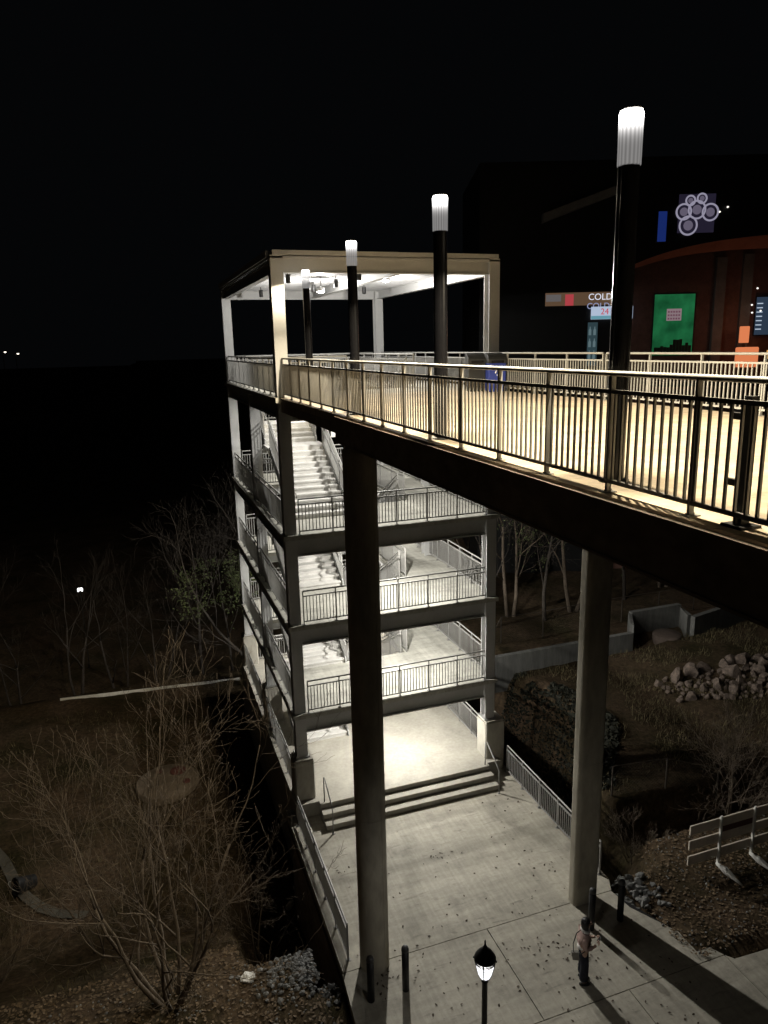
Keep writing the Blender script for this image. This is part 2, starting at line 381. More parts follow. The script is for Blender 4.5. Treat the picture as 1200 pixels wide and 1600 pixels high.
OPEN = {1: (.15, 4.62, 3.2, 8.4), 2: (.15, 4.62, 3.2, 8.4), 3: (.15, 4.62, 3.2, 8.4), 4: (.15, 4.62, 2.1, 8.8)}
for k in range(1, 5):
    z = LV[k]; x0, x1, y0, y1 = OPEN[k]; s = MB(); t = .14
    X0, X1, Y0, Y1 = -.44, 6.80, -.13, 11.42
    s.box(X0, X1, Y0, y0, z - t, z); s.box(X0, X1, y1, Y1, z - t, z)
    s.box(X0, x0, y0, y1, z - t, z); s.box(x1, X1, y0, y1, z - t, z)
    tb(s, 'floor_slab', M_FLOOR)
    zt = z - t - .001
    b = MB(); ibeam_x(b, A1 + .004, B0 - .004, .13, zt - .56, zt); tb(b, 'edge_beam', M_STEEL)
    b = MB(); ibeam_x(b, A1 + .004, B0 - .004, BK + .18, zt - .5, zt); tb(b, 'edge_beam', M_STEEL)
    for xx in (-.18, 6.58):
        for ya, yb in ((.364, 5.446), (5.814, BK - .004)):
            b = MB(); ibeam_y(b, ya, yb, xx, zt - .5, zt); tb(b, 'edge_beam', M_STEEL)
    for yy in (y0 - .16, y1 + .16):
        b = MB(); ibeam_x(b, -.06, 6.46, yy, zt - .3, zt, .16, .02); tb(b, 'floor_beam', M_STEEL)
    j = MB()
    for xx in (1.2, 2.4, 3.6, 4.8, 6.0): ibeam_y(j, .25, y0 - .26, xx, zt - .2, zt, .1, .012)
    tb(j, 'joists', M_STEEL)
# ground podium
s = MB(); s.box(-.56, 6.82, -.42, 11.6, -3.6, LV[0]); tb(s, 'podium', M_CONC)
st = MB()
for i in range(3):
    y1 = -.42 - .0; zt = LV[0] - .16 * i
    st.box(.2, 6.28, -.60 - .35 * i, -.42 - (.18 + .35 * (i - 1) if i else 0) , -.2, zt - (.0 if i else .002))
tb(st, 'entrance_steps', M_CONC)
for xx in (.36, 6.16):
    h = MB(); pts = [(xx, -.5, LV[0]), (xx, -.5, LV[0] + .88), (xx, -.62, LV[0] + .95), (xx, -1.42, .55 + .40), (xx, -1.52, .82), (xx, -1.52, 0)]
    h.path(pts, [.021] * 6, 8); h.lathe((xx, -1.52, .0), [(.05, .001), (.05, .012)], 12)
    tb(h, 'step_handrail', M_RAIL)

# railings round every level
for k in range(0, 5):
    z = LV[k]
    def rr(p, q, posts=True, sp=1.05): return railing(tower, [(p[0] - 3.2, p[1] - 5.6, z), (q[0] - 3.2, q[1] - 5.6, z)], sp, posts=posts)
    xl = -.42 if k == 0 else -.27
    if k in (1, 2, 3): rr((.08, -.04), (6.34, -.04))
    rr((xl, .50), (xl, 10.9), posts=True)
    rr((6.62, .5), (6.62, 10.9), posts=(k in (1, 2, 3)))
    rr((.1, 11.25), (6.3, 11.25), posts=False)
    if k:
        x0, x1, y0, y1 = OPEN[k]
        rr((x1 + .06, y0 - .02), (x1 + .06, y1), posts=False, sp=1.3)
        rr((x0, y1 + .06), (x1, y1 + .06), posts=False, sp=1.3)
        if k == 4:
            rr((x0, y0 - .06), (2.35, y0 - .06), posts=False, sp=1.1)

# stair flights
def flight(x0, x1, y0, z0, sgn, nris, rise, tread, name='stair_flight', rails=(True, True)):
    s = MB(); n = nris - 1
    for i in range(n):
        za = z0 + rise * (i + 1); ya = y0 + sgn * tread * i; yb = y0 + sgn * tread * (i + 1)
        lo, hi = min(ya, yb), max(ya, yb)
        nose = .03 * sgn
        s.box(x0 + .03, x1 - .03, min(lo, lo - nose), max(hi, hi - nose), za - .05, za)
        s.box(x0 + .03, x1 - .03, ya - .008 + .012 * sgn, ya + .008 + .012 * sgn, za - rise + .0, za - .052)
    y_end = y0 + sgn * tread * n; zt = z0 + rise * nris
    s.box(x0 + .03, x1 - .03, y_end - .008, y_end + .008, zt - rise, zt - .15)
    o = tb(s, name, M_STAIR)
    for xx in (x0, x1):
        g2 = MB(); poly = [(y0 - sgn * .1, z0 + .01), (y0 - sgn * .1, z0 + .2), (y_end, zt + .03), (y_end, zt - .3), (y0 + sgn * .35, z0 + .01)]
        g2.extrude_x(poly, xx - .02, xx + .02); g2.v = [(x - 3.2, y - 5.6, z) for x, y, z in g2.v]
        g2.build('stringer', M_STEEL, o)
    for side, xx in enumerate((x0, x1)):
        if rails[side]:
            ro = railing(tower, [(xx - 3.2, y0 - 5.6, z0 + rise * .6), (xx - 3.2, y_end - 5.6, zt - rise * .1)], 1.2, h=1.05, name='stair_railing', posts=False, low=.14, mid=.16)
            h = MB(); ins = .09 if side == 0 else -.09
            sl = rise / tread
            h.path([(xx + ins, y0 - sgn * .42, z0 + .80), (xx + ins, y0 - sgn * .4, z0 + .92), (xx + ins, y0 - sgn * .05, z0 + .95), (xx + ins, y_end, zt + .80), (xx + ins, y_end + sgn * .3, zt + .90)], [.02] * 5, 7)
            h.v = [(x - 3.2, y - 5.6, z) for x, y, z in h.v]; h.build('handrail', M_RAIL, ro)
    return y_end, zt
def landing(x0, x1, y0, y1, z):
    s = MB(); s.box(x0, x1, y0, y1, z - .1, z); s.box(x0, x1, y0 - .02, y0 + .02, z - .32, z - .101); s.box(x0, x1, y1 - .02, y1 + .02, z - .32, z - .101); tb(s, 'landing', M_STAIR)
for k in range(4):
    z = LV[k]; H = LV[k + 1] - z
    if k < 3:
        rise = H / 18
        ye, zm = flight(.28, 2.25, 3.2, z, 1, 9, rise, .30)
        landing(.2, 4.5, ye, ye + 1.9, zm)
        flight(2.6, 4.45, ye, zm, -1, 9, rise, .30)
        yb = ye + 1.9
    else:
        rise = H / 25
        ye, zm = flight(.28, 2.25, 1.9, z, 1, 12, rise, .30)
        landing(.2, 2.35, ye, ye + 1.1, zm)
        ye2, zm2 = flight(.28, 2.25, ye + 1.1, zm, 1, 4, rise, .30)
        landing(.2, 4.5, ye2, ye2 + 1.4, zm2)
        landing(2.4, 4.5, 4.55, ye2, zm2)
        flight(2.6, 4.45, 4.55, zm2, -1, 9, rise, .30)
        yb = ye2 + 1.4; zm = zm2
    railing(tower, [(.25 - 3.2, yb - .04 - 5.6, zm), (4.45 - 3.2, yb - .04 - 5.6, zm)], 1.3, posts=False, name='landing_railing')
    railing(tower, [(.24 - 3.2, (ye if k < 3 else ye2) - 5.6, zm), (.24 - 3.2, yb - 5.6, zm)], 1.3, posts=False, name='landing_railing')

# canopy roof
s = MB(); s.box(-.36, 6.76, .0, 11.4, 17.31, 17.36)
for i in range(36): s.box(-.3, 6.7, .3 + i * .31, .4 + i * .31, 17.265, 17.309)
tb(s, 'roof', M_ROOF)
s = MB(); s.box(-.30, 6.68, -.06, .4, 17.395, 17.515); tb(s, 'roof_cap', M_STEEL)
s = MB(); s.box(-.40, -.30, .42, 11.45, 17.37, 17.55); s.box(6.70, 6.80, .42, 11.45, 17.37, 17.55); s.box(-.30, 6.70, 11.35, 11.45, 17.37, 17.5); tb(s, 'roof_cap', M_STEEL)
b = MB(); b.box(A1 + .003, B0 - .003, .05, .075, 16.955, 17.385); b.box(A1 + .003, B0 - .003, .0, .22, 16.93, 16.955); tb(b, 'roof_beam', M_STEEL)
b = MB(); ibeam_x(b, A1 + .004, B0 - .004, BK + .18, 16.9, 17.26); tb(b, 'roof_beam', M_STEEL)
for xx, zb in ((-.18, 16.92), (6.58, 16.92), (3.55, 16.94)):
    b = MB(); ibeam_y(b, .37, BK - .004, xx, zb, 17.26); tb(b, 'roof_beam', M_STEEL)

# ceiling lights: wide-throw luminaires under every floor (two per storey)
WHITE = (1.0, .97, .91)
M_LENS = emit('luminaire_lens', WHITE, 6.0)
words = ['ground', 'first', 'second', 'third']
for k in range(4):
    zc = LV[k + 1] - .145
    for j, (x, y) in enumerate(((3.6, 1.25), (3.4, 9.3))):
        t = empty('ceiling_light', (x, y, zc))
        h = MB(); h.box(-.16, .16, -.16, .16, -.30, -.205); h.box(-.04, .04, -.04, .04, -.205, 0); h.build('housing', M_STEEL, t, .01)
        l = MB(); l.box(-.12, .12, -.12, .12, -.315, -.3005); l.build('lens', M_LENS, t)
        lamp('bulb', t, (0, 0, -.37), STAIR_W if j == 0 else STAIR_W * 1.05, WHITE, .07, .6)
        tag(t, f'square ceiling light over the {"front" if j == 0 else "back"} of the {words[k]} storey of the stair tower', 'ceiling light', 'ceiling lights under the tower floors')
# canopy floodlights
M_FLOOD = emit('flood_lens', (1, .98, .95), 60)
for i, (x, y, z, ll) in enumerate(((2.35, 5.0, 16.78, 'round white floodlight under the canopy left of its middle beam'), (4.45, 4.0, 17.08, 'round white floodlight under the canopy right of its middle beam'))):
    t = empty('canopy_light', (x, y, z))
    h = MB(); h.lathe((0, 0, 0), [(.13, .0), (.15, .03), (.15, .14)], 20); h.tube((0, 0, .14), (0, 0, 17.265 - z if z < 17 else .18), .02); h.build('housing', M_STEEL, t)
    l = MB(); l.lathe((0, 0, 0), [(.04, -.05), (.10, -.03), (.125, -.001)], 20); l.build('lens', M_FLOOD, t)
    lamp('bulb', t, (0, 0, -.12), ROOF_W, (1, .97, .92), .08)
    tag(t, ll, 'floodlight', 'floodlights under the canopy')
cyl = None
for x, y, ll in ((1.0, 9.3, 'grey cylinder downlight nearest the back left canopy post'), (.75, 2.9, 'unlit cylinder downlight nearest the front left canopy post'), (2.75, 4.4, 'unlit cylinder downlight hanging just in front of the left floodlight'),
                 (2.75, 1.7, 'unlit cylinder downlight behind the middle of the front canopy beam'), (4.8, 7.6, 'unlit cylinder downlight at the back right under the canopy'), (2.5, 6.6, 'unlit cylinder downlight just behind the left floodlight')):
    if cyl is None:
        cyl = empty('downlight'); h = MB(); h.lathe((0, 0, -.38), [(.06, 0), (.075, .01), (.075, .26), (.07, .27)], 16); h.tube((0, 0, -.11), (0, 0, 0), .015); h.build('can', M_BLACKM, cyl); t = cyl
    else: t = copy_tree(cyl)
    t.location = (x, y, 17.264); tag(t, ll, 'downlight', 'cylinder downlights under the canopy')

# ------------------------------------------------------------------ footbridge
bridge = empty('footbridge', (3, -9, 0)); BO = (3, -9)
tag(bridge, 'wide concrete footbridge on two pale piers running up to the stair tower', 'footbridge')
def bb(mb, name, mt, par=None, bevel=0.0):
    mb.v = [(x - BO[0], y - BO[1], z) for x, y, z in mb.v]; return mb.build(name, mt, par or bridge, bevel)
DZ = 13.48; YE = -26.0
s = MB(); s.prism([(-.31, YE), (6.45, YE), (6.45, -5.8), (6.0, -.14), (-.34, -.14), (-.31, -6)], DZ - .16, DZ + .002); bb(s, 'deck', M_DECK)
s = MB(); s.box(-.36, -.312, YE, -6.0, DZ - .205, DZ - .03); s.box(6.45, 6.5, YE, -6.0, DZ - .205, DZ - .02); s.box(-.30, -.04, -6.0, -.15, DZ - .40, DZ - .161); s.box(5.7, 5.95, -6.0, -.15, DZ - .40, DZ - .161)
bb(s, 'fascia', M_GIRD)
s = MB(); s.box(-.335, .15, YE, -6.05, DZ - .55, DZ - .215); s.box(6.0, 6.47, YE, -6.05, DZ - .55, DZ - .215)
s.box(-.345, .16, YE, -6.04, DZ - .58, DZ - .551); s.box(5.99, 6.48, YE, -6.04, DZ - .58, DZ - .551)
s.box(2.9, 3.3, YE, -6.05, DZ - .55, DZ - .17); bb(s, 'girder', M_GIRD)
s = MB(); s.box(.17, 2.89, -6.9, -6.37, DZ - .5, DZ - .17); s.box(3.31, 5.98, -6.9, -6.37, DZ - .5, DZ - .17); bb(s, 'cross_beam', M_GIRD)
for x0, x1, ll in ((-.34, .38, 'front'), (5.62, 6.38, 'rear')):
    p = MB(); ya, yb = -6.92, -6.25; c = .16
    xc, yc, rr_p = (x0 + x1) / 2, (ya + yb) / 2, (.36 if x0 < 3 else .385)
    zt = DZ - .58
    if x0 > 3:
        def blade(k):
            out = []
            for (qx, qy, a0) in ((x1 - .11, yc + .08, 0), (x0 + .13, yc + .08, 90), (x0 + .13, yc - .08, 180), (x1 - .11, yc - .08, 270)):
                for q in range(6): out.append((qx + (.11 - k) * math.cos(R(a0 + 18 * q)), qy + (.11 - k) * math.sin(R(a0 + 18 * q))))
            return out
        p.prism(blade(0), -.5, 4.20); p.prism(blade(.006), 4.20, 4.22); p.prism(blade(0), 4.22, zt - .14); p.prism(blade(.014), zt - .14, zt - .06)
    else: p.lathe((xc, yc, 0), [(rr_p, -.5), (rr_p, 4.20), (rr_p - .006, 4.205), (rr_p - .006, 4.22), (rr_p, 4.225), (rr_p, zt - .14), (rr_p - .012, zt - .135), (rr_p - .012, zt - .10), (rr_p - .03, zt - .095), (rr_p - .03, zt - .06)], 48, False)
    p.box(xc - .2, xc + .2, yc - .2, yc + .2, zt - .06, zt - .001)
    for a_ in ((R(298), R(118)) if x0 < 3 else ()):   # formwork seams
        p.bar((xc + rr_p * math.cos(a_), yc + rr_p * math.sin(a_), 0), (xc + rr_p * math.cos(a_), yc + rr_p * math.sin(a_), zt - .15), .012, .012, (math.cos(a_), math.sin(a_), 0))
    o = bb(p, 'pier', M_PIER)
nr = railing(bridge, [(-.19 - BO[0], YE - BO[1], DZ), (-.19 - BO[0], -.10 - BO[1], DZ)], 1.06, h=1.13)
far_pts = [(6.06, -.3), (6.30, -5.8), (6.38, -8), (6.38, YE)]
for i in range(3):
    if i == 1: continue
    a = far_pts[i]; b_ = far_pts[i + 1]
    if i == 0: b_ = (6.34, -6.0)
    if i == 2: a = (6.36, -6.1)
    railing(bridge, [(a[0] - BO[0], a[1] - BO[1], DZ), (b_[0] - BO[0], b_[1] - BO[1], DZ)], 1.5, h=1.13)
# hinged bracket post clipped to the near railing
t = empty('bracket_post', (-.10, -16.72, DZ + .002)); tag(t, 'black steel bracket post with two side tabs standing against the near bridge railing', 'post')
p = MB(); p.box(-.035, .035, -.035, .035, 0, .98); p.box(-.1, .1, -.1, .1, 0, .02); p.prism([(-.07, -.012), (.07, -.012), (.07, .012), (-.07, .012)], .02, .09); p.build('upright', M_BLACKM, t)
for z in (.30, .80):
    p = MB(); p.box(-.02, .02, .036, .17, z, z + .05); p.build('tab', M_BLACKM, t)

# light columns on the bridge
def lens_material():
    M = bpy.data.materials.new('lantern_acrylic'); M.use_nodes = True; N = M.node_tree.nodes; L = M.node_tree.links; N.clear()
    tc = N.new('ShaderNodeTexCoord'); sp = N.new('ShaderNodeSeparateXYZ'); L.new(tc.outputs['Object'], sp.inputs[0])
    mr = N.new('ShaderNodeMapRange'); mr.inputs[1].default_value = 2.96; mr.inputs[2].default_value = 3.43; mr.inputs[3].default_value = 0; mr.inputs[4].default_value = 1; L.new(sp.outputs['Z'], mr.inputs[0])
    pw = N.new('ShaderNodeMath'); pw.operation = 'POWER'; pw.inputs[1].default_value = 7.0; L.new(mr.outputs[0], pw.inputs[0])
    at = N.new('ShaderNodeMath'); at.operation = 'ARCTAN2'; L.new(sp.outputs['Y'], at.inputs[0]); L.new(sp.outputs['X'], at.inputs[1])
    ml = N.new('ShaderNodeMath'); ml.operation = 'MULTIPLY'; ml.inputs[1].default_value = 18; L.new(at.outputs[0], ml.inputs[0])
    sn = N.new('ShaderNodeMath'); sn.operation = 'SINE'; L.new(ml.outputs[0], sn.inputs[0])
    rg = N.new('ShaderNodeMapRange'); rg.inputs[1].default_value = -1; rg.inputs[2].default_value = 1; rg.inputs[3].default_value = .7; rg.inputs[4].default_value = 1.25; L.new(sn.outputs[0], rg.inputs[0])
    st = N.new('ShaderNodeMath'); st.operation = 'MULTIPLY_ADD'; st.inputs[1].default_value = 14.0; st.inputs[2].default_value = .26; L.new(pw.outputs[0], st.inputs[0])
    s2 = N.new('ShaderNodeMath'); s2.operation = 'MULTIPLY'; L.new(st.outputs[0], s2.inputs[0]); L.new(rg.outputs[0], s2.inputs[1])
    e = N.new('ShaderNodeEmission'); e.inputs[0].default_value = (1, .97, .95, 1); L.new(s2.outputs[0], e.inputs[1])
    tr = N.new('ShaderNodeBsdfTransparent'); mix = N.new('ShaderNodeMixShader'); mix.inputs[0].default_value = .55
    L.new(tr.outputs[0], mix.inputs[1]); L.new(e.outputs[0], mix.inputs[2])
    o = N.new('ShaderNodeOutputMaterial'); L.new(mix.outputs[0], o.inputs[0]); return M
M_ACR = lens_material(); M_LED = emit('led_module', (1, .85, .6), 40)
WARM = (1.0, .86, .62)
pole_labels = ['bright black light column nearest the camera, cut by the near bridge railing', 'second black light column along the bridge, in front of the right half of the canopy',
               'third black light column along the bridge, in front of the middle of the canopy', 'farthest light column on the bridge, close to the front left canopy post']
for i, (x, y) in enumerate(((.19, -14.78), (.02, -10.82), (.08, -6.28), (.45, -.75))):
    t = empty('light_column', (x, y, DZ + .003)); tag(t, pole_labels[i], 'lamp post', 'light columns along the footbridge')
    p = MB(); prof = []
    n = 24; vs = []
    for z in (0.02, 2.96):
        for k in range(n):
            a = 2 * math.pi * k / n; r = .1 - (.010 if k % 6 == 0 else 0); vs.append((r * math.cos(a), r * math.sin(a), z))
    p.add(vs, [(k, (k + 1) % n, n + (k + 1) % n, n + k) for k in range(n)] + [tuple(range(n, 2 * n))], False); p.build('pole', M_BLACK, t)
    p = MB(); p.lathe((0, 0, 0), [(.15, 0), (.15, .02), (.11, .03)], 24); p.build('base_plate', M_BLACKM, t)
    p = MB(); nn = 36; vs = []
    for z, r in ((2.965, .108), (3.40, .111), (3.43, .100)):
        for k in range(nn): vs.append((r * math.cos(2 * math.pi * k / nn), r * math.sin(2 * math.pi * k / nn), z))
    p.add(vs, [(j * nn + k, j * nn + (k + 1) % nn, (j + 1) * nn + (k + 1) % nn, (j + 1) * nn + k) for j in range(2) for k in range(nn)], True)
    p.build('lens', M_ACR, t)
    p = MB(); p.lathe((0, 0, 0), [(.100, 3.431), (.100, 3.445), (.05, 3.455)], 24); p.build('cap', M_STEEL, t)
    p = MB(); p.lathe((0, 0, 0), [(.06, 3.385), (.09, 3.41), (.09, 3.429)], 20); p.build('led_module', M_LED, t)
    lamp('bulb', t, (0, 0, 3.34), POST_W * (.2 if i == 3 else 1.0), WARM, .05, down=2.0)

# bins on the deck by the canopy post
def bin_(x, y, body, ll, rz):
    t = empty('litter_bin', (x, y, DZ + .003), rz); tag(t, ll, 'bin', 'bins by the canopy post')
    b = MB(); b.prism([(-.24, -.26), (.24, -.26), (.26, -.24), (.26, .24), (.24, .26), (-.24, .26), (-.26, .24), (-.26, -.24)], .03, .82)
    b.box(-.22, .22, -.22, .22, 0, .03); b.build('cabinet', body, t, .008)
    hood = [(-.27, .821), (-.27, .90)] + [(-.27 + .54 * (1 - math.cos(q * math.pi / 16)) , .90 + .22 * math.sin(q * math.pi / 16)) for q in range(1, 9)] + [(.27, .821)]
    r = MB(); r.extrude_x(hood, -.27, .27); lid = r.build('hood', M_BLACKM, t, .01)
    d = MB(); d.box(-.18, .18, -.285, -.272, .83, .90); d.build('flap', M_BLACK, lid)
    return t
b1 = bin_(5.45, -1.0, M_BLACKM, 'black square litter bin with slanted hood left of the blue recycling bin', -.25)
b2 = bin_(5.85, -1.5, M_BLUE, 'blue square recycling bin with slanted black hood behind the bridge railing', -.25)
p = MB()
for k in range(3):
    a = k * 2.094 + .5
    pts = [(.02 + .075 * math.cos(a + t_), -.268, .55 + .075 * math.sin(a + t_)) for t_ in (-.5, 0, .5, .9)]
    p.path(pts, [.014, .014, .022, .004], 5)
p.build('recycling_mark', M_WHITEP, b2)

# ------------------------------------------------------------------ plaza railings, bollards, lantern
def fence(name, p, q, ll, cat, sp=1.05, h=1.08):
    t = empty(name, (p[0], p[1], 0)); tag(t, ll, cat)
    railing(t, [(0, 0, 0), (q[0] - p[0], q[1] - p[1], 0)], sp, h=h, name='rail_panel'); return t
fence('guard_railing', (-.57, -.75), (-.57, -6.27), 'grey picket railing along the left drop of the lower plaza', 'railing')
fence('guard_railing', (7.02, -.5), (7.02, -5.95), 'grey picket railing along the dark ditch right of the lower plaza', 'railing')

bol = None
for x, y, ll in ((-.39, -7.55, 'black bollard standing in front of the foot of the left pier'), (.47, -7.56, 'black bollard just right of the left pier'),
                 (5.62, -7.55, 'black bollard right behind the standing person'), (6.51, -7.56, 'black bollard at the edge of the planting right of the person')):
    if bol is None:
        bol = empty('bollard')
        b = MB(); b.lathe((0, 0, 0), [(.085, 0), (.085, 1.0)], 20); b.build('shaft', M_BLACKM, bol)
        b = MB(); b.lathe((0, 0, 1.0), [(.09, .001), (.09, .04), (.075, .085), (.04, .11), (.005, .12)], 20); b.build('cap', mat('worn_black_cap', (.05, .05, .05), .5, var=.4, scale=8), bol)
        t = bol
    else: t = copy_tree(bol)
    t.location = (x, y, 0.001); t.scale = (1, 1, 1.1); tag(t, ll, 'bollard', 'black bollards across the plaza')

t = empty('street_lantern', (1.09, -10.37, 0.001)); tag(t, 'black classic street lantern with a lit glass bowl and pointed finial', 'street lamp')
p = MB(); p.lathe((0, 0, 0), [(.16, 0), (.16, .1), (.1, .2), (.06, .5), (.055, 2.72), (.07, 2.74), (.07, 2.79), (.05, 2.81)], 18); p.build('pole', M_BLACKM, t)
p = MB(); p.lathe((0, 0, 0), [(.06, 2.811), (.10, 2.83), (.115, 2.85)], 18); cradle = p.build('cradle', M_BLACKM, t)
p = MB()
for k in range(4):
    a = R(45 + 90 * k + 10); c, s_ = math.cos(a), math.sin(a)
    p.path([(.115 * c, .115 * s_, 2.85), (.172 * c, .172 * s_, 3.05), (.205 * c, .205 * s_, 3.27)], [.01] * 3, 5)
    p.tube((.212 * c, .212 * s_, 3.245), (.232 * c, .232 * s_, 3.245), .022, .018, 8)
for z, r in ((3.24, .205), (3.205, .198)):
    pts = [(r * math.cos(2 * math.pi * k / 24), r * math.sin(2 * math.pi * k / 24), z) for k in range(25)]
    p.path(pts, [.009] * 25, 5)
p.build('cage', M_BLACKM, cradle)
M_BOWL = bpy.data.materials.new('lantern_bowl'); M_BOWL.use_nodes = True
nt = M_BOWL.node_tree; N = nt.nodes; N.clear()
e = N.new('ShaderNodeEmission'); nz = N.new('ShaderNodeTexNoise'); nz.inputs['Scale'].default_value = 14
mrr = N.new('ShaderNodeMapRange'); mrr.inputs[1].default_value = .35; mrr.inputs[2].default_value = .62; mrr.inputs[3].default_value = .8; mrr.inputs[4].default_value = 2.8
nt.links.new(nz.outputs['Fac'], mrr.inputs[0]); nt.links.new(mrr.outputs[0], e.inputs[1]); e.inputs[0].default_value = (.95, .96, 1, 1)
trb = N.new('ShaderNodeBsdfTransparent'); mxb = N.new('ShaderNodeMixShader'); mxb.inputs[0].default_value = .6
nt.links.new(trb.outputs[0], mxb.inputs[1]); nt.links.new(e.outputs[0], mxb.inputs[2])
o_ = N.new('ShaderNodeOutputMaterial'); nt.links.new(mxb.outputs[0], o_.inputs[0])
lamp('bulb', t, (0, 0, 3.15), LANTERN_W, (1, .96, .9), .04)
p = MB(); p.lathe((0, 0, 0), [(.10, 2.852), (.135, 2.93), (.178, 3.14), (.195, 3.268)], 20); p.build('glass_bowl', M_BOWL, t)
p = MB(); p.lathe((0, 0, 0), [(.215, 3.27), (.21, 3.30), (.17, 3.37), (.10, 3.46), (.05, 3.50), (.035, 3.55), (.018, 3.58), (.016, 3.66), (.004, 3.70)], 20); p.build('roof_cap', M_BLACKM, t)

# ------------------------------------------------------------------ barricade
t = empty('road_barricade', (11.5, -6.9, 0)); tag(t, 'white three-board road barricade on white feet standing on the dirt', 'barricade')
for i, (z0, z1) in enumerate(((1.00, 1.22), (.63, .85), (.25, .47))):
    b = MB(); b.box(-2.25, 2.2, -.02, .02, z0, z1); b.build('board', M_BOARD, t, .004)
for x in (-1.2, 0.02, 1.6):
    b = MB(); b.box(x - .03, x + .03, -.085, -.022, .05, 1.22); b.tube((x, -.055, 1.22), (x, -.055, 1.29), .055, .03, 10); b.build('upright', M_WHITEP, t)
    b = MB(); y0 = -.1
    b.path([(x - .05, -.05, .13), (x - .03, -.18, .10), (x, -.34, .09), (x + .01, -.50, .085), (x + .03, -.72, .06), (x + .05, -.9, .04)], [.035, .05, .085, .075, .04, .022], 8); b.build('foot', M_WHITEP, t)
b = MB(); b.box(-1.15, 0.0, -.016, .016, .855, .995); b.build('dark_panel', M_DARKRED, t)
t.location.z = ground_z(11.2, -6.9) + .02; t.scale = (1, 1, 1.3)

# ------------------------------------------------------------------ retaining wall, drum, fences, kerb, lid
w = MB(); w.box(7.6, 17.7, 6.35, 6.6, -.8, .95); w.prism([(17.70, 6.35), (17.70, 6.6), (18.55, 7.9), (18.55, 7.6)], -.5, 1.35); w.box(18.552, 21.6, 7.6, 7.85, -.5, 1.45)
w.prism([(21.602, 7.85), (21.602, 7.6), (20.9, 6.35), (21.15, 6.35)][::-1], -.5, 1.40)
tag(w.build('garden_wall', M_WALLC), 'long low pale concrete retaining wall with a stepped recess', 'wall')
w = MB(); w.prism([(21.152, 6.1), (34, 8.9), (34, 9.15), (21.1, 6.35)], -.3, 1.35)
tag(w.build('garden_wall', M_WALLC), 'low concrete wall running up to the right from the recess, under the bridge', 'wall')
d = MB(); d.lathe((19.9, 6.55, .1), [(.7, -.6), (.7, .38), (.66, .42), (.02, .43)], 24)
tag(d.build('manhole_shaft', mat('red_brown_concrete', (.10, .075, .06), .85, var=.25)), 'round reddish concrete manhole shaft in the recess of the wall', 'manhole')

def mesh_fence(name, pts, h, ll, sp=2.4):
    t = empty(name, (pts[0][0], pts[0][1], 0)); tag(t, ll, 'fence', None)
    w = MB(); ox, oy = pts[0]
    for (xa, ya), (xb, yb) in zip(pts, pts[1:]):
        Ln = math.hypot(xb - xa, yb - ya); n = max(1, round(Ln / sp))
        for i in range(n + 1):
            f = i / n; x = xa + (xb - xa) * f; y = ya + (yb - ya) * f; z = ground_z(x, y)
            po = MB(); po.tube((x - ox, y - oy, z - .3), (x - ox, y - oy, z + h), .03, n=6); po.build('post', M_WIRE, t)
            if i < n:
                x2 = xa + (xb - xa) * (i + 1) / n; y2 = ya + (yb - ya) * (i + 1) / n; z2 = ground_z(x2, y2)
                w.tube((x - ox, y - oy, z + h), (x2 - ox, y2 - oy, z2 + h), .018, n=5)
                m_ = int(Ln / n / .12)
                for k in range(-6, m_ + 6):
                    for sgn in (1, -1):
                        u0 = k / m_; u1 = (k + sgn * h / .12) / m_
                        a, b = 0.0, 1.0
                        lo, hi = (0, 1)
                        if u1 != u0:
                            ta, tb_ = sorted(((0 - u0) / (u1 - u0), (1 - u0) / (u1 - u0))); lo = max(lo, ta); hi = min(hi, tb_)
                        if hi - lo < .02: continue
                        def P_(v): uu = u0 + (u1 - u0) * v; return (x + (x2 - x) * uu - ox, y + (y2 - y) * uu - oy, z + (z2 - z) * uu + h * v)
                        w.tube(P_(lo), P_(hi), .002, n=3, caps=False)
    w.build('mesh_panel', M_WIRE, t); return t
mesh_fence('chain_link_fence', [(9.5, 9.0), (24, 9.3)], 1.4, 'chain link fence in the dark behind the long concrete wall', 2.6)
mesh_fence('chain_link_fence', [(9.6, -3.0), (13.6, -3.5)], 1.1, 'low wire fence crossing the dirt below the rubble heap', 2.3)

k = MB(); k.prism([(-9.2, 16.75), (-.2, 15.7), (-.2, 15.74), (-9.2, 16.79)], -3.2, ground_z(-5, 16.5) + .16)
tag(k.build('kerb_wall', M_WHITEP), 'thin white topped kerb edging the brown slope left of the tower', 'kerb')
t = empty('concrete_lid', (-4.4, 7.1, ground_z(-4.4, 7.1) + .05)); tag(t, 'round tan concrete tank lid half hidden behind the bare tree', 'tank lid')
p = MB(); p.lathe((0, 0, 0), [(1.25, -.5), (1.25, .14), (1.2, .18)], 40); p.build('slab', mat('tan_concrete', (.17, .135, .10), .85, var=.3), t)
for x, y, r in ((.45, .55, .32), (.75, -.35, .16), (-.3, .75, .14)):
    p = MB(); p.lathe((x, y, .181), [(r, 0), (r, .03), (r * .9, .04)], 20); p.build('hatch', M_DARKRED, t)
p = MB(); pth = [(-10.6, 5.4), (-10.1, 4.5), (-9.75, 3.6), (-9.5, 2.9), (-9.1, 2.2), (-8.6, 1.6), (-8.0, 1.1), (-7.2, .7)]
for i, (x, y) in enumerate(pth):
    d_ = Vector((pth[min(i + 1, 7)][0] - pth[max(i - 1, 0)][0], pth[min(i + 1, 7)][1] - pth[max(i - 1, 0)][1], 0)).normalized().cross(Vector((0, 0, 1))) * .17
    for sg in (-1, 1):
        xx, yy = x + d_.x * sg, y + d_.y * sg; p.v.append((xx, yy, ground_z(xx, yy) + .06))
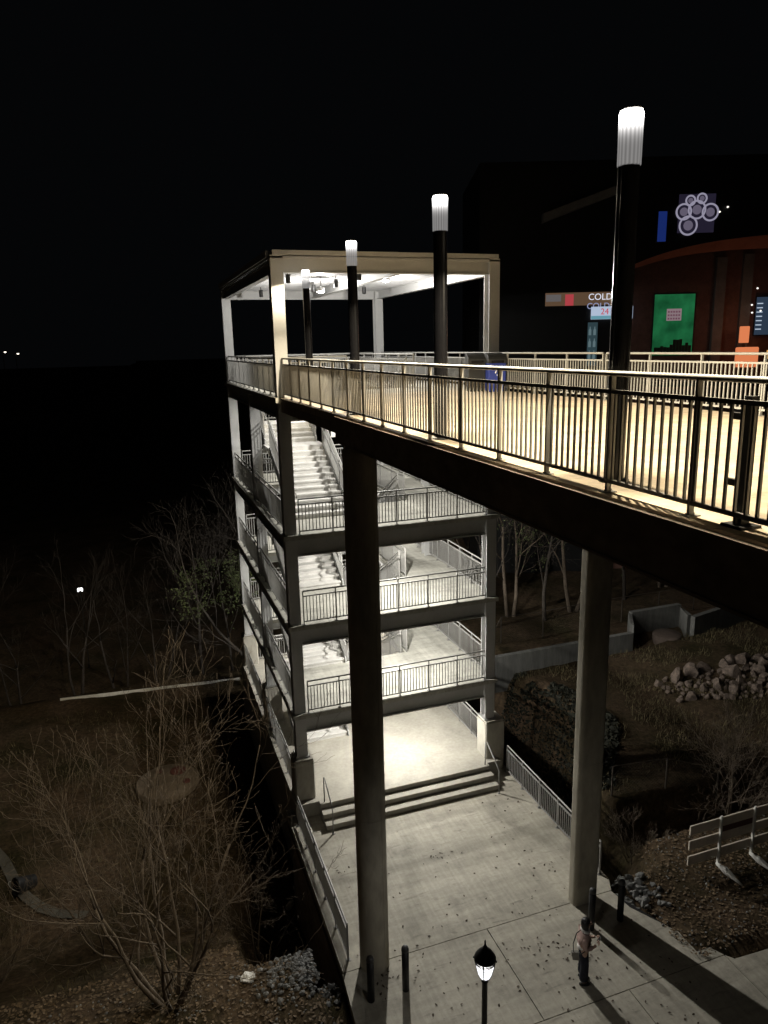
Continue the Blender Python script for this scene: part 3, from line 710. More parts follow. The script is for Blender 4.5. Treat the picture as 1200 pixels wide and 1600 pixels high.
p.f = [(2 * i, 2 * i + 1, 2 * i + 3, 2 * i + 2) for i in range(7)]; p.sm = [True] * 7
tag(p.build('path', mat('old_path_concrete', (.09, .085, .07), .9, var=.3)), kind='structure')
t = empty('bucket', (-9.15, 2.6, ground_z(-9.15, 2.6) + .26)); tag(t, 'black bucket tipped over beside the pale path at lower left', 'bucket')
t.rotation_euler = (R(75), R(10), R(-60)); p = MB(); p.lathe((0, 0, -.3), [(.2, 0), (.27, .6), (.285, .61), (.285, .65), (.26, .65), (.19, .05)], 24); p.build('shell', M_BLACKM, t)
p = MB(); pts = [(.285 * math.cos(a), .0 + .1 * math.sin(a), .33 + .22 * math.sin(a)) for a in [math.pi * q / 10 for q in range(11)]]; p.path(pts, [.01] * 11, 5); p.build('handle', M_RAIL, t)

def crumple(name, loc, r, mt, ll, cat, seed):
    rr_ = random.Random(seed); p = MB(); bm = bmesh.new(); bmesh.ops.create_icosphere(bm, subdivisions=2, radius=r)
    for v in bm.verts: v.co *= rr_.uniform(.6, 1.2); v.co.z *= .5
    p.add([v.co.copy() for v in bm.verts], [[v.index for v in f.verts] for f in bm.faces]); bm.free()
    o = p.build(name, mt); o.location = loc; tag(o, ll, cat); return o
crumple('crumpled_paper', (-3.0, -5.9, ground_z(-3, -5.9) + .06), .17, M_WHITEP, 'crumpled white paper lying on the dirt by the bare tree', 'litter', 3)
t = empty('plastic_bottle', (-1.05, -.9, -.95)); tag(t, 'pale plastic bottle lying in the dark gap left of the plaza railing', 'bottle'); t.rotation_euler = (R(30), R(15), 0)
p = MB(); p.lathe((0, 0, -.25), [(.09, 0), (.1, .04), (.1, .3), (.04, .43), (.035, .5)], 14); p.build('body', M_WHITEP, t)
t.location.z = ground_z(-1.3, -.9) + .9; t.location.x = -1.02

# ------------------------------------------------------------------ trees
def branch_tree(seed, stems, height, spread, depth=5, r0=.07, droop=0.0, lean=(0, 0), twig=.0035, kids=(3, 4), seg=3, up_pull=.25, fork_at=.3):
    rr = random.Random(seed); tr = MB(); cr = MB()
    def grow(p, d, L, r, lvl, mb):
        pts = [p.copy()]; rad = [r]; q = p.copy(); dd = d.copy()
        for i in range(seg):
            dd = (dd + Vector((rr.uniform(-1, 1), rr.uniform(-1, 1), rr.uniform(-1, 1))) * (.16 + .05 * lvl) + Vector((0, 0, up_pull * .25 - droop * lvl * .1))).normalized()
            q = q + dd * (L / seg); pts.append(q.copy()); rad.append(max(twig, r * (1 - .55 * (i + 1) / seg)))
        mb.path(pts, rad, 6 if lvl == 0 else (5 if lvl == 1 else 3))
        if lvl >= depth: return
        n = rr.randint(*kids)
        for i in range(n):
            f = fork_at + (1 - fork_at) * (i + rr.uniform(.2, .9)) / n; f = min(f, .98); k_ = min(int(f * seg), seg - 1); ff = f * seg - k_
            b = pts[k_].lerp(pts[k_ + 1], ff); bd = (pts[k_ + 1] - pts[k_]).normalized()
            ax = bd.orthogonal().normalized(); ax.rotate(Matrix.Rotation(rr.uniform(0, 6.28), 3, bd))
            nd = bd.copy(); nd.rotate(Matrix.Rotation(rr.uniform(.4, .85), 3, ax))
            grow(b, nd, L * rr.uniform(.48, .72), max(twig, rad[k_ + 1] * rr.uniform(.5, .7)), lvl + 1, cr)
        grow(pts[-1], dd, L * rr.uniform(.5, .65), rad[-1] * .9, lvl + 1, cr)
    for i in range(stems):
        a = 2 * math.pi * i / max(1, stems) + rr.uniform(-.4, .4); s_ = spread * rr.uniform(.35, 1.0) if stems > 1 else .05
        d = Vector((math.cos(a) * s_ + lean[0], math.sin(a) * s_ + lean[1], 1)).normalized()
        p = Vector((math.cos(a), math.sin(a), 0)) * (.16 if stems > 1 else 0) + Vector((0, 0, -.2))
        grow(p, d, height * rr.uniform(.42, .58), r0 * rr.uniform(.7, 1.1), 0, tr)
    return tr, cr
def tree(name, loc, ll, cat='tree', group=None, bark=None, leaves=0, leafbox=None, **kw):
    tr, cr = branch_tree(**kw); t = empty(name, loc); tag(t, ll, cat, group)
    tr.build('trunk', bark or M_BARK, t); cr.build('crown', bark or M_BARK, t)
    if leaves:
        rr = random.Random(kw['seed'] + 5); lf = MB(); pts = cr.v
        for _ in range(leaves):
            c = Vector(pts[rr.randrange(len(pts))]) + Vector((rr.gauss(0, .12), rr.gauss(0, .12), rr.gauss(0, .12)))
            if leafbox and not (leafbox[0] < c.z < leafbox[1]): continue
            a = Vector((rr.uniform(-1, 1), rr.uniform(-1, 1), rr.uniform(-1, 1))).normalized() * .07; b = a.orthogonal().normalized() * .035
            lf.add([c - a, c + b, c + a, c - b], [(0, 1, 2, 3)])
        lf.build('foliage', M_LEAF, t)
    return t
tree('bare_tree', (-4.76, -5.9, ground_z(-4.76, -5.9)), 'big bare many-stemmed tree spreading in the left foreground', seed=11, stems=9, height=7.3, spread=.58, depth=4, r0=.065, twig=.0036, kids=(2, 3), up_pull=.3, seg=5, fork_at=.2)
tree('bare_shrub', (-6.6, -1.6, ground_z(-6.6, -1.6)), 'tangled bare shrub behind the big tree at far left', cat='shrub', seed=12, stems=4, height=5.0, spread=.9, depth=3, r0=.04, kids=(2, 3))
tree('bare_shrub', (-2.4, -2.6, ground_z(-2.4, -2.6)), 'low bare shrub in the dark between the big tree and the plaza railing', cat='shrub', seed=13, stems=5, height=4.2, spread=.8, depth=4, r0=.03, kids=(2, 3))
tree('bare_shrub', (-9.5, -3.0, ground_z(-9.5, -3)), 'low bare shrub at the left edge in front of the pale path', cat='shrub', seed=14, stems=6, height=3.4, spread=1.0, depth=3, r0=.03, kids=(2, 3))
tree('sapling', (-4.0, 13.4, ground_z(-4, 13.4)), 'small bare sapling on the brown slope, left of the pair', seed=15, stems=2, height=2.6, spread=.4, depth=3, r0=.03)
tree('sapling', (-1.4, 13.9, ground_z(-1.4, 13.9)), 'tiny bare sapling on the brown slope closest to the tower', seed=16, stems=2, height=1.6, spread=.5, depth=3, r0=.02)
tree('slender_tree', (-1.95, 18.3, ground_z(-1.95, 18.3)), 'slender bare tree behind the kerb, left of the leafy one', seed=17, stems=1, height=9.5, spread=.1, depth=4, r0=.10, bark=M_BARKD, up_pull=.5)
tree('slender_tree', (-.35, 17.6, ground_z(-.35, 17.6)), 'slender pale trunked tree with some green leaves close behind the tower', seed=18, stems=1, height=8.5, spread=.1, depth=4, r0=.09, bark=M_BARKP, leaves=2500, leafbox=(2.6, 6.5), up_pull=.4)
tree('spreading_tree', (1.6, 16.5, ground_z(1.6, 16.5)), 'old spreading bare tree directly behind the tower reaching out to the left', seed=19, stems=2, height=11.5, spread=.5, depth=4, r0=.16, bark=M_BARKP, lean=(-.35, 0), up_pull=.2)
far_l = ['bare tree far back at left, first from the left edge', 'bare tree far back at left, second from the left edge', 'bare tree far back at left, third from the left edge', 'bare tree far back at left, fourth from the left edge', 'bare tree far back at left, nearest to the slender trees']
for i, (x, y) in enumerate(((-15.5, 19.5), (-12.0, 22), (-8.6, 19.5), (-6.6, 23), (-4.2, 20.5))):
    tree('distant_tree', (x, y, ground_z(x, y)), far_l[i], group='bare trees beyond the kerb', bark=M_BARKD, seed=30 + i, stems=2, height=8.5, spread=.25, depth=4, r0=.1, kids=(2, 3))
right_l = ['pale bare tree behind the wall, closest to the right side of the tower', 'bushy bare tree behind the wall with a few green leaves', 'pale bare tree behind the wall, just left of the right pier', 'bare tree behind the right pier', 'bare tree under the bridge right of the right pier', 'leafy dark tree under the bridge farther right', 'tall bare tree far behind the wall by the tower']
for i, (x, y, h, lv) in enumerate(((12.2, 11.0, 11, 0), (14.2, 12.2, 10, 1500), (15.6, 11.0, 12, 0), (17.8, 11.6, 11, 600), (21.5, 12, 10, 800), (25, 13, 9, 1500), (13.2, 15.5, 13, 0))):
    tree('woodland_tree', (x, y, ground_z(x, y)), right_l[i], group='bare trees behind the concrete wall', seed=50 + i, stems=2 if i % 2 else 1, height=h, spread=.3, depth=4, r0=.12, bark=M_BARKP if i % 2 == 0 else M_BARK, leaves=lv, kids=(3, 4))
tree('bare_shrub', (13.6, -4.2, ground_z(13.6, -4.2)), 'thin bare shrub at the right edge behind the barricade', cat='shrub', seed=70, stems=5, height=4.4, spread=.6, depth=4, r0=.03)
tree('bare_shrub', (9.3, -4.6, ground_z(9.3, -4.6)), 'scrubby low shrub at the lip of the ditch', cat='shrub', seed=71, stems=7, height=1.5, spread=.8, depth=3, r0=.02)

# ------------------------------------------------------------------ rubble heap: boulders one by one
vars_ = []
for s_ in range(7):
    bm = bmesh.new(); bmesh.ops.create_icosphere(bm, subdivisions=2, radius=1.0); rr_ = random.Random(100 + s_)
    planes = [(Vector((rr_.gauss(0, 1), rr_.gauss(0, 1), rr_.gauss(0, 1))).normalized(), rr_.uniform(.42, .8)) for _ in range(9)]
    for v in bm.verts:
        for n_, d_ in planes:
            k_ = v.co.dot(n_)
            if k_ > d_: v.co -= n_ * (k_ - d_)
        v.co *= 1 + .06 * noise.noise(v.co * 3 + Vector((s_, 0, 0)))
    me = bpy.data.meshes.new('boulder'); bm.to_mesh(me); bm.free(); me.materials.append(M_STONE); vars_.append(me)
rr_ = random.Random(9)
spots = []
tries = 0
while len(spots) < 150 and tries < 20000:
    tries += 1
    x = rr_.uniform(16.2, 23.0); y = rr_.uniform(-.8, 3.0)
    if y < .2 + (19 - x) * .4: continue
    r = rr_.choice((.12, .15, .2, .26, .34, .44, .52)) * rr_.uniform(.8, 1.1)
    if any((x - a) ** 2 + (y - b) ** 2 < (.62 * (r + c)) ** 2 for a, b, c in spots): continue
    spots.append((x, y, r))
for i, (x, y, r) in enumerate(spots):
    o = bpy.data.objects.new('boulder', vars_[i % 7]); COL.objects.link(o)
    o.location = (x, y, ground_z(x, y) + r * .22); o.rotation_euler = (rr_.uniform(0, 6), rr_.uniform(0, 6), rr_.uniform(0, 6)); o.scale = (r * rr_.uniform(.9, 1.3), r * rr_.uniform(.8, 1.1), r * rr_.uniform(.65, .95))
    tag(o, 'broken reddish boulder in the rubble heap at the right', 'boulder', 'boulders of the rubble heap')

# ------------------------------------------------------------------ stuff: rip-rap, leaf litter, grass
def scatter_stones(name, n, pos, rmin, rmax, mt, ll, seed):
    rr = random.Random(seed); p = MB(); bm = bmesh.new(); bmesh.ops.create_icosphere(bm, subdivisions=1, radius=1); base = [v.co.copy() for v in bm.verts]; fs = [[v.index for v in f.verts] for f in bm.faces]; bm.free()
    for _ in range(n):
        x, y = pos(rr); r = rr.uniform(rmin, rmax); z = ground_z(x, y) + r * .3
        M_ = Matrix.Rotation(rr.uniform(0, 6), 3, 'X') @ Matrix.Rotation(rr.uniform(0, 6), 3, 'Z'); sc_ = Vector((rr.uniform(.7, 1.4), rr.uniform(.6, 1.1), rr.uniform(.4, .8)))
        vs = []
        for v in base:
            q = Vector((v.x * sc_.x, v.y * sc_.y, v.z * sc_.z)) * (1 + rr.uniform(-.2, .2)); q.rotate(M_); vs.append(q * r + Vector((x, y, z)))
        p.add(vs, fs)
    o = p.build(name, mt); tag(o, ll, 'stones', kind='stuff'); return o
scatter_stones('rip_rap', 650, lambda r: (-.95 - abs(r.gauss(0, .75)), -6.1 + r.gauss(0, .38)), .025, .085, M_GREYST, 'grey rip rap stones spilling beside the left corner of the plaza', 1)
scatter_stones('rip_rap', 170, lambda r: (7.0 + abs(r.gauss(.35, .35)), -6.9 + r.gauss(0, .35)), .05, .15, M_GREYST, 'grey rip rap stones behind the bollard at the planting edge', 2)
scatter_stones('pebbles', 700, lambda r: (r.uniform(7.3, 14), r.uniform(-9.3, -5.2)), .012, .04, M_GREYST, 'small pebbles strewn over the dirt by the barricade', 4)
scatter_stones('pebbles', 700, lambda r: (r.uniform(-9, -1.2), r.uniform(-9, -5)), .012, .04, M_GREYST, 'small pebbles strewn over the dirt under the big tree', 5)
def litter(name, n, pos, size, mt, ll, seed, z0=None):
    rr = random.Random(seed); p = MB()
    for _ in range(n):
        x, y = pos(rr); z = (z0 if z0 is not None else ground_z(x, y) + .012) + rr.uniform(.003, .02); s_ = size * rr.uniform(.6, 1.3); a = rr.uniform(0, 6.28)
        u = Vector((math.cos(a), math.sin(a), rr.uniform(-.3, .3))) * s_; v = Vector((-math.sin(a), math.cos(a), rr.uniform(-.5, .5))) * s_ * .55; c = Vector((x, y, z + s_ * .12))
        p.add([c - u, c - v * .8 - u * .2, c + u * .3 - v, c + u, c + u * .2 + v, c - u * .3 + v * .7], [(0, 1, 2, 5), (2, 3, 4, 5)])
    o = p.build(name, mt); tag(o, ll, 'leaves', kind='stuff'); return o
litter('fallen_leaves', 3200, lambda r: (r.uniform(7.2, 15), r.uniform(-9.4, -4.8)), .05, M_DEAD, 'dry brown leaves littering the dirt round the barricade', 21)
litter('fallen_leaves', 3800, lambda r: (r.uniform(-9.5, -1.1), r.uniform(-9, -4)), .05, M_DEAD, 'dry brown leaves littering the dirt under the big tree', 22)
cent = [(rnd.uniform(-.3, 7.5), rnd.uniform(-12.5, -1.8), rnd.uniform(.15, .9)) for _ in range(26)]
def drift(r):
    if r.random() < .3: return (r.uniform(-.6, 6.8), r.uniform(-12.8, -1.6))
    c = r.choice(cent); return (max(-.6, min(6.85, c[0] + r.gauss(0, c[2]))), min(-1.6, c[1] + r.gauss(0, c[2] * .6)))
litter('fallen_leaves', 300, drift, .04, M_DARKLEAF, 'dark leaf scraps blown over the pale plaza slabs', 23, 0.0)
rr = random.Random(24); p = MB()
for _ in range(16000):
    x = rr.uniform(9, 27); y = rr.uniform(-3, 6.2)
    if noise.noise(Vector((x * .5, y * .5, 9))) < -.05: continue
    z = ground_z(x, y); h = rr.uniform(.06, .28); a = rr.uniform(0, 6.28); dx, dy = math.cos(a) * .012, math.sin(a) * .012
    p.add([(x - dx, y - dy, z), (x + dx, y + dy, z), (x + rr.uniform(-.12, .12), y + rr.uniform(-.12, .12), z + h)], [(0, 1, 2)])
tag(p.build('grass', M_GRASS), 'patchy dry grass on the bank below the concrete wall', 'grass', kind='stuff')
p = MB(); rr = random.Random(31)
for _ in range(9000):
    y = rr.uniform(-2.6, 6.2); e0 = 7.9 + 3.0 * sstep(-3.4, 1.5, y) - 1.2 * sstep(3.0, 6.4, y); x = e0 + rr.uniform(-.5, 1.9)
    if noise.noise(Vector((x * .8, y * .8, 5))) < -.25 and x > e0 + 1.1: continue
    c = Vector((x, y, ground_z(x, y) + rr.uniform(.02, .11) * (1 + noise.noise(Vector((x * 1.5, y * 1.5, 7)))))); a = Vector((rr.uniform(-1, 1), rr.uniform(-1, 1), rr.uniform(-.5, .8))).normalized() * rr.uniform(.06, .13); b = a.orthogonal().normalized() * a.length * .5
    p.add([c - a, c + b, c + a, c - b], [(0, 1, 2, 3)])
tag(p.build('added_shade_leaves', M_BANKSHADE), 'near-black leaves added as shade on the bank of the ditch right of the tower', 'ground cover', kind='stuff')  # leaves added only to darken the lit bank
rr = random.Random(24); p = MB()
for _ in range(7000):
    x = rr.uniform(-12, -1.2); y = rr.uniform(-4, 15)
    if noise.noise(Vector((x * .4, y * .4, 2))) < .02: continue
    z = ground_z(x, y); h = rr.uniform(.06, .3); a = rr.uniform(0, 6.28); dx, dy = math.cos(a) * .012, math.sin(a) * .012
    p.add([(x - dx, y - dy, z), (x + dx, y + dy, z), (x + rr.uniform(-.14, .14), y + rr.uniform(-.14, .14), z + h)], [(0, 1, 2)])
tag(p.build('grass', M_GRASS), 'sparse dry grass on the dark slope left of the tower', 'grass', kind='stuff')

# ------------------------------------------------------------------ window reflection of a bar, built as a made-up building beyond the bridge
F0 = Vector((10.27, 21.70, 0)); FR = Vector((cx, -sx, 0)); FN = Vector((-sx, -cx, 0))   # facade: along FR, facing FN (towards the bridge)
def fp(s, z, o=0.0): return F0 + FR * s + FN * o + Vector((0, 0, z))
FM = Matrix.Translation(F0) @ Matrix.Rotation(R(-19), 4, 'Z')      # local x = along, local -y = out, z up
bar = empty('reflected_bar', F0, R(-19)); tag(bar, 'dark building with a curved lower fascia, made up to carry a bar reflected in window glass', 'building')
w = MB(); w.box(6, 14.6, 0, 9, -1, 25); w.build('side_wing', M_WALLD, bar)
w = MB(); w.box(14.61, 36, .4, 9, -1, 25); w.build('wall', M_WALLB, bar)
# upper black sign band with curved lower edge, a brick-coloured reveal under it
def curve(s): return 19.0 + 1.95 * (1 - math.exp(-(s - 14.6) / 4.2))
u = MB(); n = 24
for i in range(n):
    s0 = 14.6 + 14 * i / n; s1 = 14.6 + 14 * (i + 1) / n
    u.add([(s0, -.5, curve(s0)), (s1, -.5, curve(s1)), (s1, -.5, 25), (s0, -.5, 25), (s0, .38, curve(s0)), (s1, .38, curve(s1))], [(0, 1, 2, 3), (1, 0, 4, 5)])
u.build('sign_band', M_WALLD, bar)
u = MB()
for i in range(n):
    s0 = 14.6 + 14 * i / n; s1 = 14.6 + 14 * (i + 1) / n
    h0 = .25 + .75 * i / n; h1 = .25 + .75 * (i + 1) / n
    u.add([(s0, .2, curve(s0) - h0), (s1, .2, curve(s1) - h1), (s1, -.3, curve(s1) - .005), (s0, -.3, curve(s0) - .005)], [(0, 1, 2, 3)])
u.build('brick_soffit', mat('terracotta_band', (.30, .11, .07), .8, var=.15), bar)
for s0, s1 in ((20.2, 20.8), (21.8, 22.4), (24.2, 24.9)):
    u = MB(); u.box(s0, s1, .15, .39, 10, curve(s0) - .9); u.build('pilaster', M_CURTAIN, bar)
u = MB(); u.add([(9.6, -.05, 21.6), (14.5, -.05, 23.3), (14.5, -.05, 23.75), (9.6, -.05, 22.1), (9.6, -.6, 21.6), (14.5, -.6, 23.3), (14.5, -.6, 23.75), (9.6, -.6, 22.1)], [(3, 2, 6, 7), (4, 5, 1, 0), (7, 6, 5, 4), (0, 3, 7, 4), (1, 5, 6, 2)]); u.build('sloping_canopy', M_CURTAIN, bar)

def text_mesh(name, body, size, mt, parent, loc, spacing=1.0, ext=.004):
    cu = bpy.data.curves.new(name, 'FONT'); cu.body = body; cu.size = size; cu.extrude = ext; cu.space_character = spacing
    ob = bpy.data.objects.new(name, cu); COL.objects.link(ob)
    dg = bpy.context.evaluated_depsgraph_get(); dg.update(); me = bpy.data.meshes.new_from_object(ob.evaluated_get(dg))
    bpy.data.objects.remove(ob); me.name = name; me.materials.clear(); me.materials.append(mt)
    o = bpy.data.objects.new(name, me); COL.objects.link(o); o.parent = parent; o.location = loc; o.rotation_euler = (R(90), 0, 0); return o
def screen(name, s0, s1, z0, z1, mt, ll, cat, off=.1, frame=True):
    t = empty(name, fp((s0 + s1) / 2, z0, off), R(-19)); tag(t, ll, cat); w_ = (s1 - s0) / 2; h_ = z1 - z0
    p = MB(); p.box(-w_, w_, -.03, .03, 0, h_); p.build('panel', mt, t)
    if frame:
        p = MB(); p.box(-w_ - .05, -w_ - .002, -.04, .05, -.05, h_ + .05); p.box(w_ + .002, w_ + .05, -.04, .05, -.05, h_ + .05); p.box(-w_, w_, -.04, .05, h_ + .002, h_ + .05); p.box(-w_, w_, -.04, .05, -.05, -.002); p.build('frame', M_BLACKM, t)
    return t
E_ = lambda n, c, s: emit(n, c, s)
M_GREENW = E_('green_glow', (.02, .20, .07), .55)
nt = M_GREENW.node_tree; em_ = [n for n in nt.nodes if n.type == 'EMISSION'][0]
nz = nt.nodes.new('ShaderNodeTexNoise'); nz.inputs['Scale'].default_value = .9; nz.inputs['Detail'].default_value = 3
mrr = nt.nodes.new('ShaderNodeMapRange'); mrr.inputs[1].default_value = .3; mrr.inputs[2].default_value = .7; mrr.inputs[3].default_value = .22; mrr.inputs[4].default_value = .7
tcg = nt.nodes.new('ShaderNodeTexCoord'); nt.links.new(tcg.outputs['Object'], nz.inputs['Vector'])
nt.links.new(nz.outputs['Fac'], mrr.inputs[0]); nt.links.new(mrr.outputs[0], em_.inputs[1])
t = screen('green_reflection', 16.65, 19.1, 13.9, 17.5, M_GREENW, 'tall lit green window of the reflected bar', 'window', -.36)
p = MB(); p.box(-.45, .45, -.045, -.032, 2.05, 2.75); p.build('notice', E_('pink_notice', (.75, .55, .6), .3), t)
p = MB()
for i in range(5):
    for j in range(3): p.box(-.38 + i * .16, -.28 + i * .16, -.052, -.046, 2.12 + j * .2, 2.22 + j * .2)
p.build('notice_lines', E_('notice_ink', (.5, .2, .3), .25), t)
p = MB(); rr = random.Random(4)
for i in range(12): x = -1.1 + i * .19; p.box(x, x + .18, -.05, -.033, 0.02, .45 + rr.uniform(0, .65) * (1 - abs(i - 8) / 10))
p.build('plants', M_BLACKM, t)
screen('blue_reflection', 16.25, 16.75, 20.4, 22.05, E_('blue_glow', (.02, .05, .3), .4), 'reflected narrow blue lit panel left of the picture of plates', 'screen', .55)
t = screen('picture_reflection', 17.4, 19.5, 20.85, 22.95, E_('picture_ground', (.03, .025, .05), .5), 'lit picture of round white plates high in the reflected bar', 'screen', .55, False)
for (x, z, r) in ((-.4, 1.75, .26), (.25, 1.85, .26), (-.75, 1.15, .42), (0, 1.25, .48), (.78, 1.1, .45), (-.45, .4, .5)):
    p = MB(); pts = [(x + r * math.cos(2 * math.pi * k / 28), -.04, z + r * math.sin(2 * math.pi * k / 28)) for k in range(29)]
    p.path(pts, [.055] * 29, 5); p.build('plate_rim', E_('plate_rim', (.5, .47, .62), .55), t)
    p = MB(); p.tube((x, -.02, z), (x, -.045, z), r * .55, n=20); p.build('plate_food', E_('plate_food', (.16, .14, .2), .7), t)
t = screen('banner_reflection', 9.95, 14.0, 16.95, 17.7, E_('banner_brown', (.20, .12, .07), .5), 'reflected long dim brown banner screen with the word COLD', 'screen', .08, False)
for i, (x0, x1, c) in enumerate(((-2.0, -1.1, (.22, .2, .2)), (-.85, -.35, (.8, .1, .12)), (1.35, 2.0, (.3, .2, .12)))):
    p = MB(); p.prism([(x0, -.05), (x1, -.05), (x1, -.032), (x0, -.032)], .25 if i != 1 else .0, .65); p.build('picture', E_('banner_pic', c, .5), t)
M_NEON = E_('neon_white', (.85, .87, 1), .9); M_NEOND = E_('neon_dim', (.45, .5, .8), .6)
text_mesh('lettering', 'COLD', .52, M_NEON, t, (.52, -.06, .3)); text_mesh('lettering', 'COLD', .5, M_NEOND, t, (.45, -.06, -.22))
t = screen('price_reflection', 12.7, 15.2, 16.12, 16.85, E_('price_white', (.55, .66, .85), .75), 'reflected pale blue lit price board with red figures under the COLD banner', 'screen', .14, False)
M_RED = E_('price_red', (.75, .06, .09), .7)
text_mesh('figures', '24', .5, M_RED, t, (-.7, -.06, .28)); text_mesh('figures', '2', .5, M_RED, t, (.75, -.06, .28)); text_mesh('small_print', '- - - -', .3, E_('price_ink', (.2, .3, .5), .5), t, (-.1, -.06, .35))
p = MB(); p.box(-1.25, .9, -.04, -.032, .01, .2); p.build('lower_strip', E_('price_cyan', (.2, .5, .62), .6), t)
t = screen('fridge_reflection', 12.55, 13.15, 13.4, 15.95, E_('fridge_glow', (.06, .11, .13), .45), 'reflected dim narrow drinks fridge under the price board', 'fridge', .06)
for i in range(6):
    p = MB(); p.lathe((-.16 + (i % 2) * .28, -.05, .4 + (i // 2) * .7), [(.08, 0), (.08, .3), (.03, .4), (.03, .5)], 8); p.build('bottle', E_('fridge_bottle', (.2, .3, .33), .5), t)
# reflected table lamps (orange glow) and small lights, on a made-up terrace
terr = MB(); terr.box(16, 30, -3.2, .14, 12.2, 12.45); terr.build('terrace', M_WALLD, bar)
for s, z, w_, h_, ll in ((21.55, 14.55, .5, .95, 'reflected orange lamp box on the made-up terrace, taller one'), (21.65, 13.15, 1.15, 1.15, 'big reflected orange lantern below the tall lamp box'), (23.15, 13.6, .55, .5, 'small reflected yellow lantern right of the orange ones')):
    t = empty('lantern_reflection', fp(s, z, 1.4 if z < 14.5 else 1.1), R(-19)); tag(t, ll, 'lantern', 'reflected lanterns on the made-up terrace')
    p = MB(); p.lathe((0, 0, 0), [(w_ * .58, .0), (w_ * .6, .03), (w_ * .6, h_ * .95), (w_ * .55, h_)], 4, False); p.build('shade', E_('lantern_orange', (.85, .25, .10) if z != 13.6 else (.9, .5, .15), .85), t)
    p = MB(); p.lathe((0, 0, 0), [(.1, -.0), (.1, 12.451 - z)][::-1] , 8); p.build('stand', M_BLACKM, t)
t = bpy.data.objects['lantern_reflection']
lamp('bulb', t, (0, -1.0, 1.2), 30, (1, .45, .25), .2)  # light added outside the shade to brighten the bar wall
rr = random.Random(8)
for i, (s, z) in enumerate(((20.2, 22.2), (19.75, 21.95), (23.6, 22.3), (22.6, 17.7), (22.35, 16.75), (22.4, 16.3), (22.2, 15.4), (22.9, 16.4))):
    t = empty('pin_reflection', fp(s, z, .62 if z > 20 else .1), 0)
    pl = ['tiny reflected white light right of the plates picture, upper', 'tiny reflected white light right of the plates picture, lower', 'lone tiny reflected light at the upper right of the dark sign band', 'topmost of the tiny reflected lights strung down the bar wall', 'tiny reflected light midway down the bar wall, upper of the left pair', 'tiny reflected light midway down the bar wall, lower of the left pair', 'lowest of the tiny reflected lights strung down the bar wall', 'tiny reflected light midway down the bar wall, right of the pair'][i]
    tag(t, pl, 'light', 'tiny reflected lights on the bar front'); p = MB(); p.lathe((0, 0, 0), [(.015, -.05), (.05, -.03), (.06, 0), (.05, .03), (.015, .05)], 10); p.build('bulb', E_('pin_glow', (1, .95, .85), 1.4), t)
    p = MB(); p.box(-.02, .02, .0, .1, .05, .09); p.build('bracket', M_BLACKM, t)
t = screen('shelf_reflection', 22.7, 23.9, 15.0, 17.2, E_('shelf_glow', (.05, .08, .13), .5), 'reflected dim blue bottle shelf at the right edge of the bar front', 'shelf', -.1)
for i in range(7):
    p = MB(); p.box(-.55, -.2, -.05, -.032, .3 + i * .25, .36 + i * .25); p.build('shelf_row', E_('shelf_row', (.55, .65, .8), .8), t)

# far lights
hill = MB(); hill.add([(-300, 240, -10), (-150, 250, 4), (-60, 250, 9), (-20, 255, 8), (60, 260, 3), (60, 400, -10), (-300, 400, -10)], [(0, 1, 2, 3, 4, 5, 6)])
for i, (x, y, z, ll) in enumerate(((-43.3, 256.9, 15.6, 'distant street light at the left horizon, left one'), (-39.3, 255.6, 15.0, 'distant street light at the left horizon, right one'))):
    t = empty('distant_street_light', (x, y, 0)); tag(t, ll, 'street light', 'far street lights on the horizon')
    p = MB(); p.tube((0, 0, -7), (0, 0, z), .12, n=6); p.tube((0, 0, z), (.8, 0, z + .2), .08, n=6); p.build('pole', M_BLACKM, t)
    p = MB(); p.lathe((.8, 0, z), [(.05, -.3), (.35, -.15), (.35, .1)], 10); p.build('lens', E_('far_glow', (1, .9, .75), 3), t)
t = empty('garden_light', (-8.78, 30, -.76)); tag(t, 'twin bulbed white light glowing alone in the dark at left', 'garden light')
for x, rz_ in ((-.075, .35), (.085, -.35)):
    p = MB(); p.lathe((0, 0, 0), [(.01, -.17), (.06, -.1), (.1, 0), (.08, .08), (.02, .11)], 12); o = p.build('bulb', E_('garden_glow', (1, 1, 1), 4), t); o.location = (x, 0, 0); o.rotation_euler = (0, rz_, 0)
p = MB(); p.tube((0, 0, -6.2), (0, 0, -.18), .03, n=6); p.build('stem', M_BLACKM, t)

# ------------------------------------------------------------------ the person with a phone
def skin_mesh(name, verts, edges, radii, mt, parent, root=0, sub=2):
    me = bpy.data.meshes.new(name); me.from_pydata(verts, edges, [])
    o = bpy.data.objects.new(name, me); COL.objects.link(o)
    o.modifiers.new('skin', 'SKIN'); 
    for i, r in enumerate(radii):
        sv = me.skin_vertices[0].data[i]; sv.radius = r if isinstance(r, tuple) else (r, r); sv.use_root = (i == root)
    s_ = o.modifiers.new('sub', 'SUBSURF'); s_.levels = sub; s_.render_levels = sub
    dg = bpy.context.evaluated_depsgraph_get(); dg.update(); me2 = bpy.data.meshes.new_from_object(o.evaluated_get(dg))
    bpy.data.objects.remove(o); me2.name = name; me2.materials.clear(); me2.materials.append(mt)
    for f in me2.polygons: f.use_smooth = True
    o = bpy.data.objects.new(name, me2); COL.objects.link(o); o.parent = parent; return o
PZ = .035
person = empty('person', (4.5, -8.8, 0.001), R(-22)); tag(person, 'standing person in mauve jumper and wide dark jeans looking down at a phone', 'person')
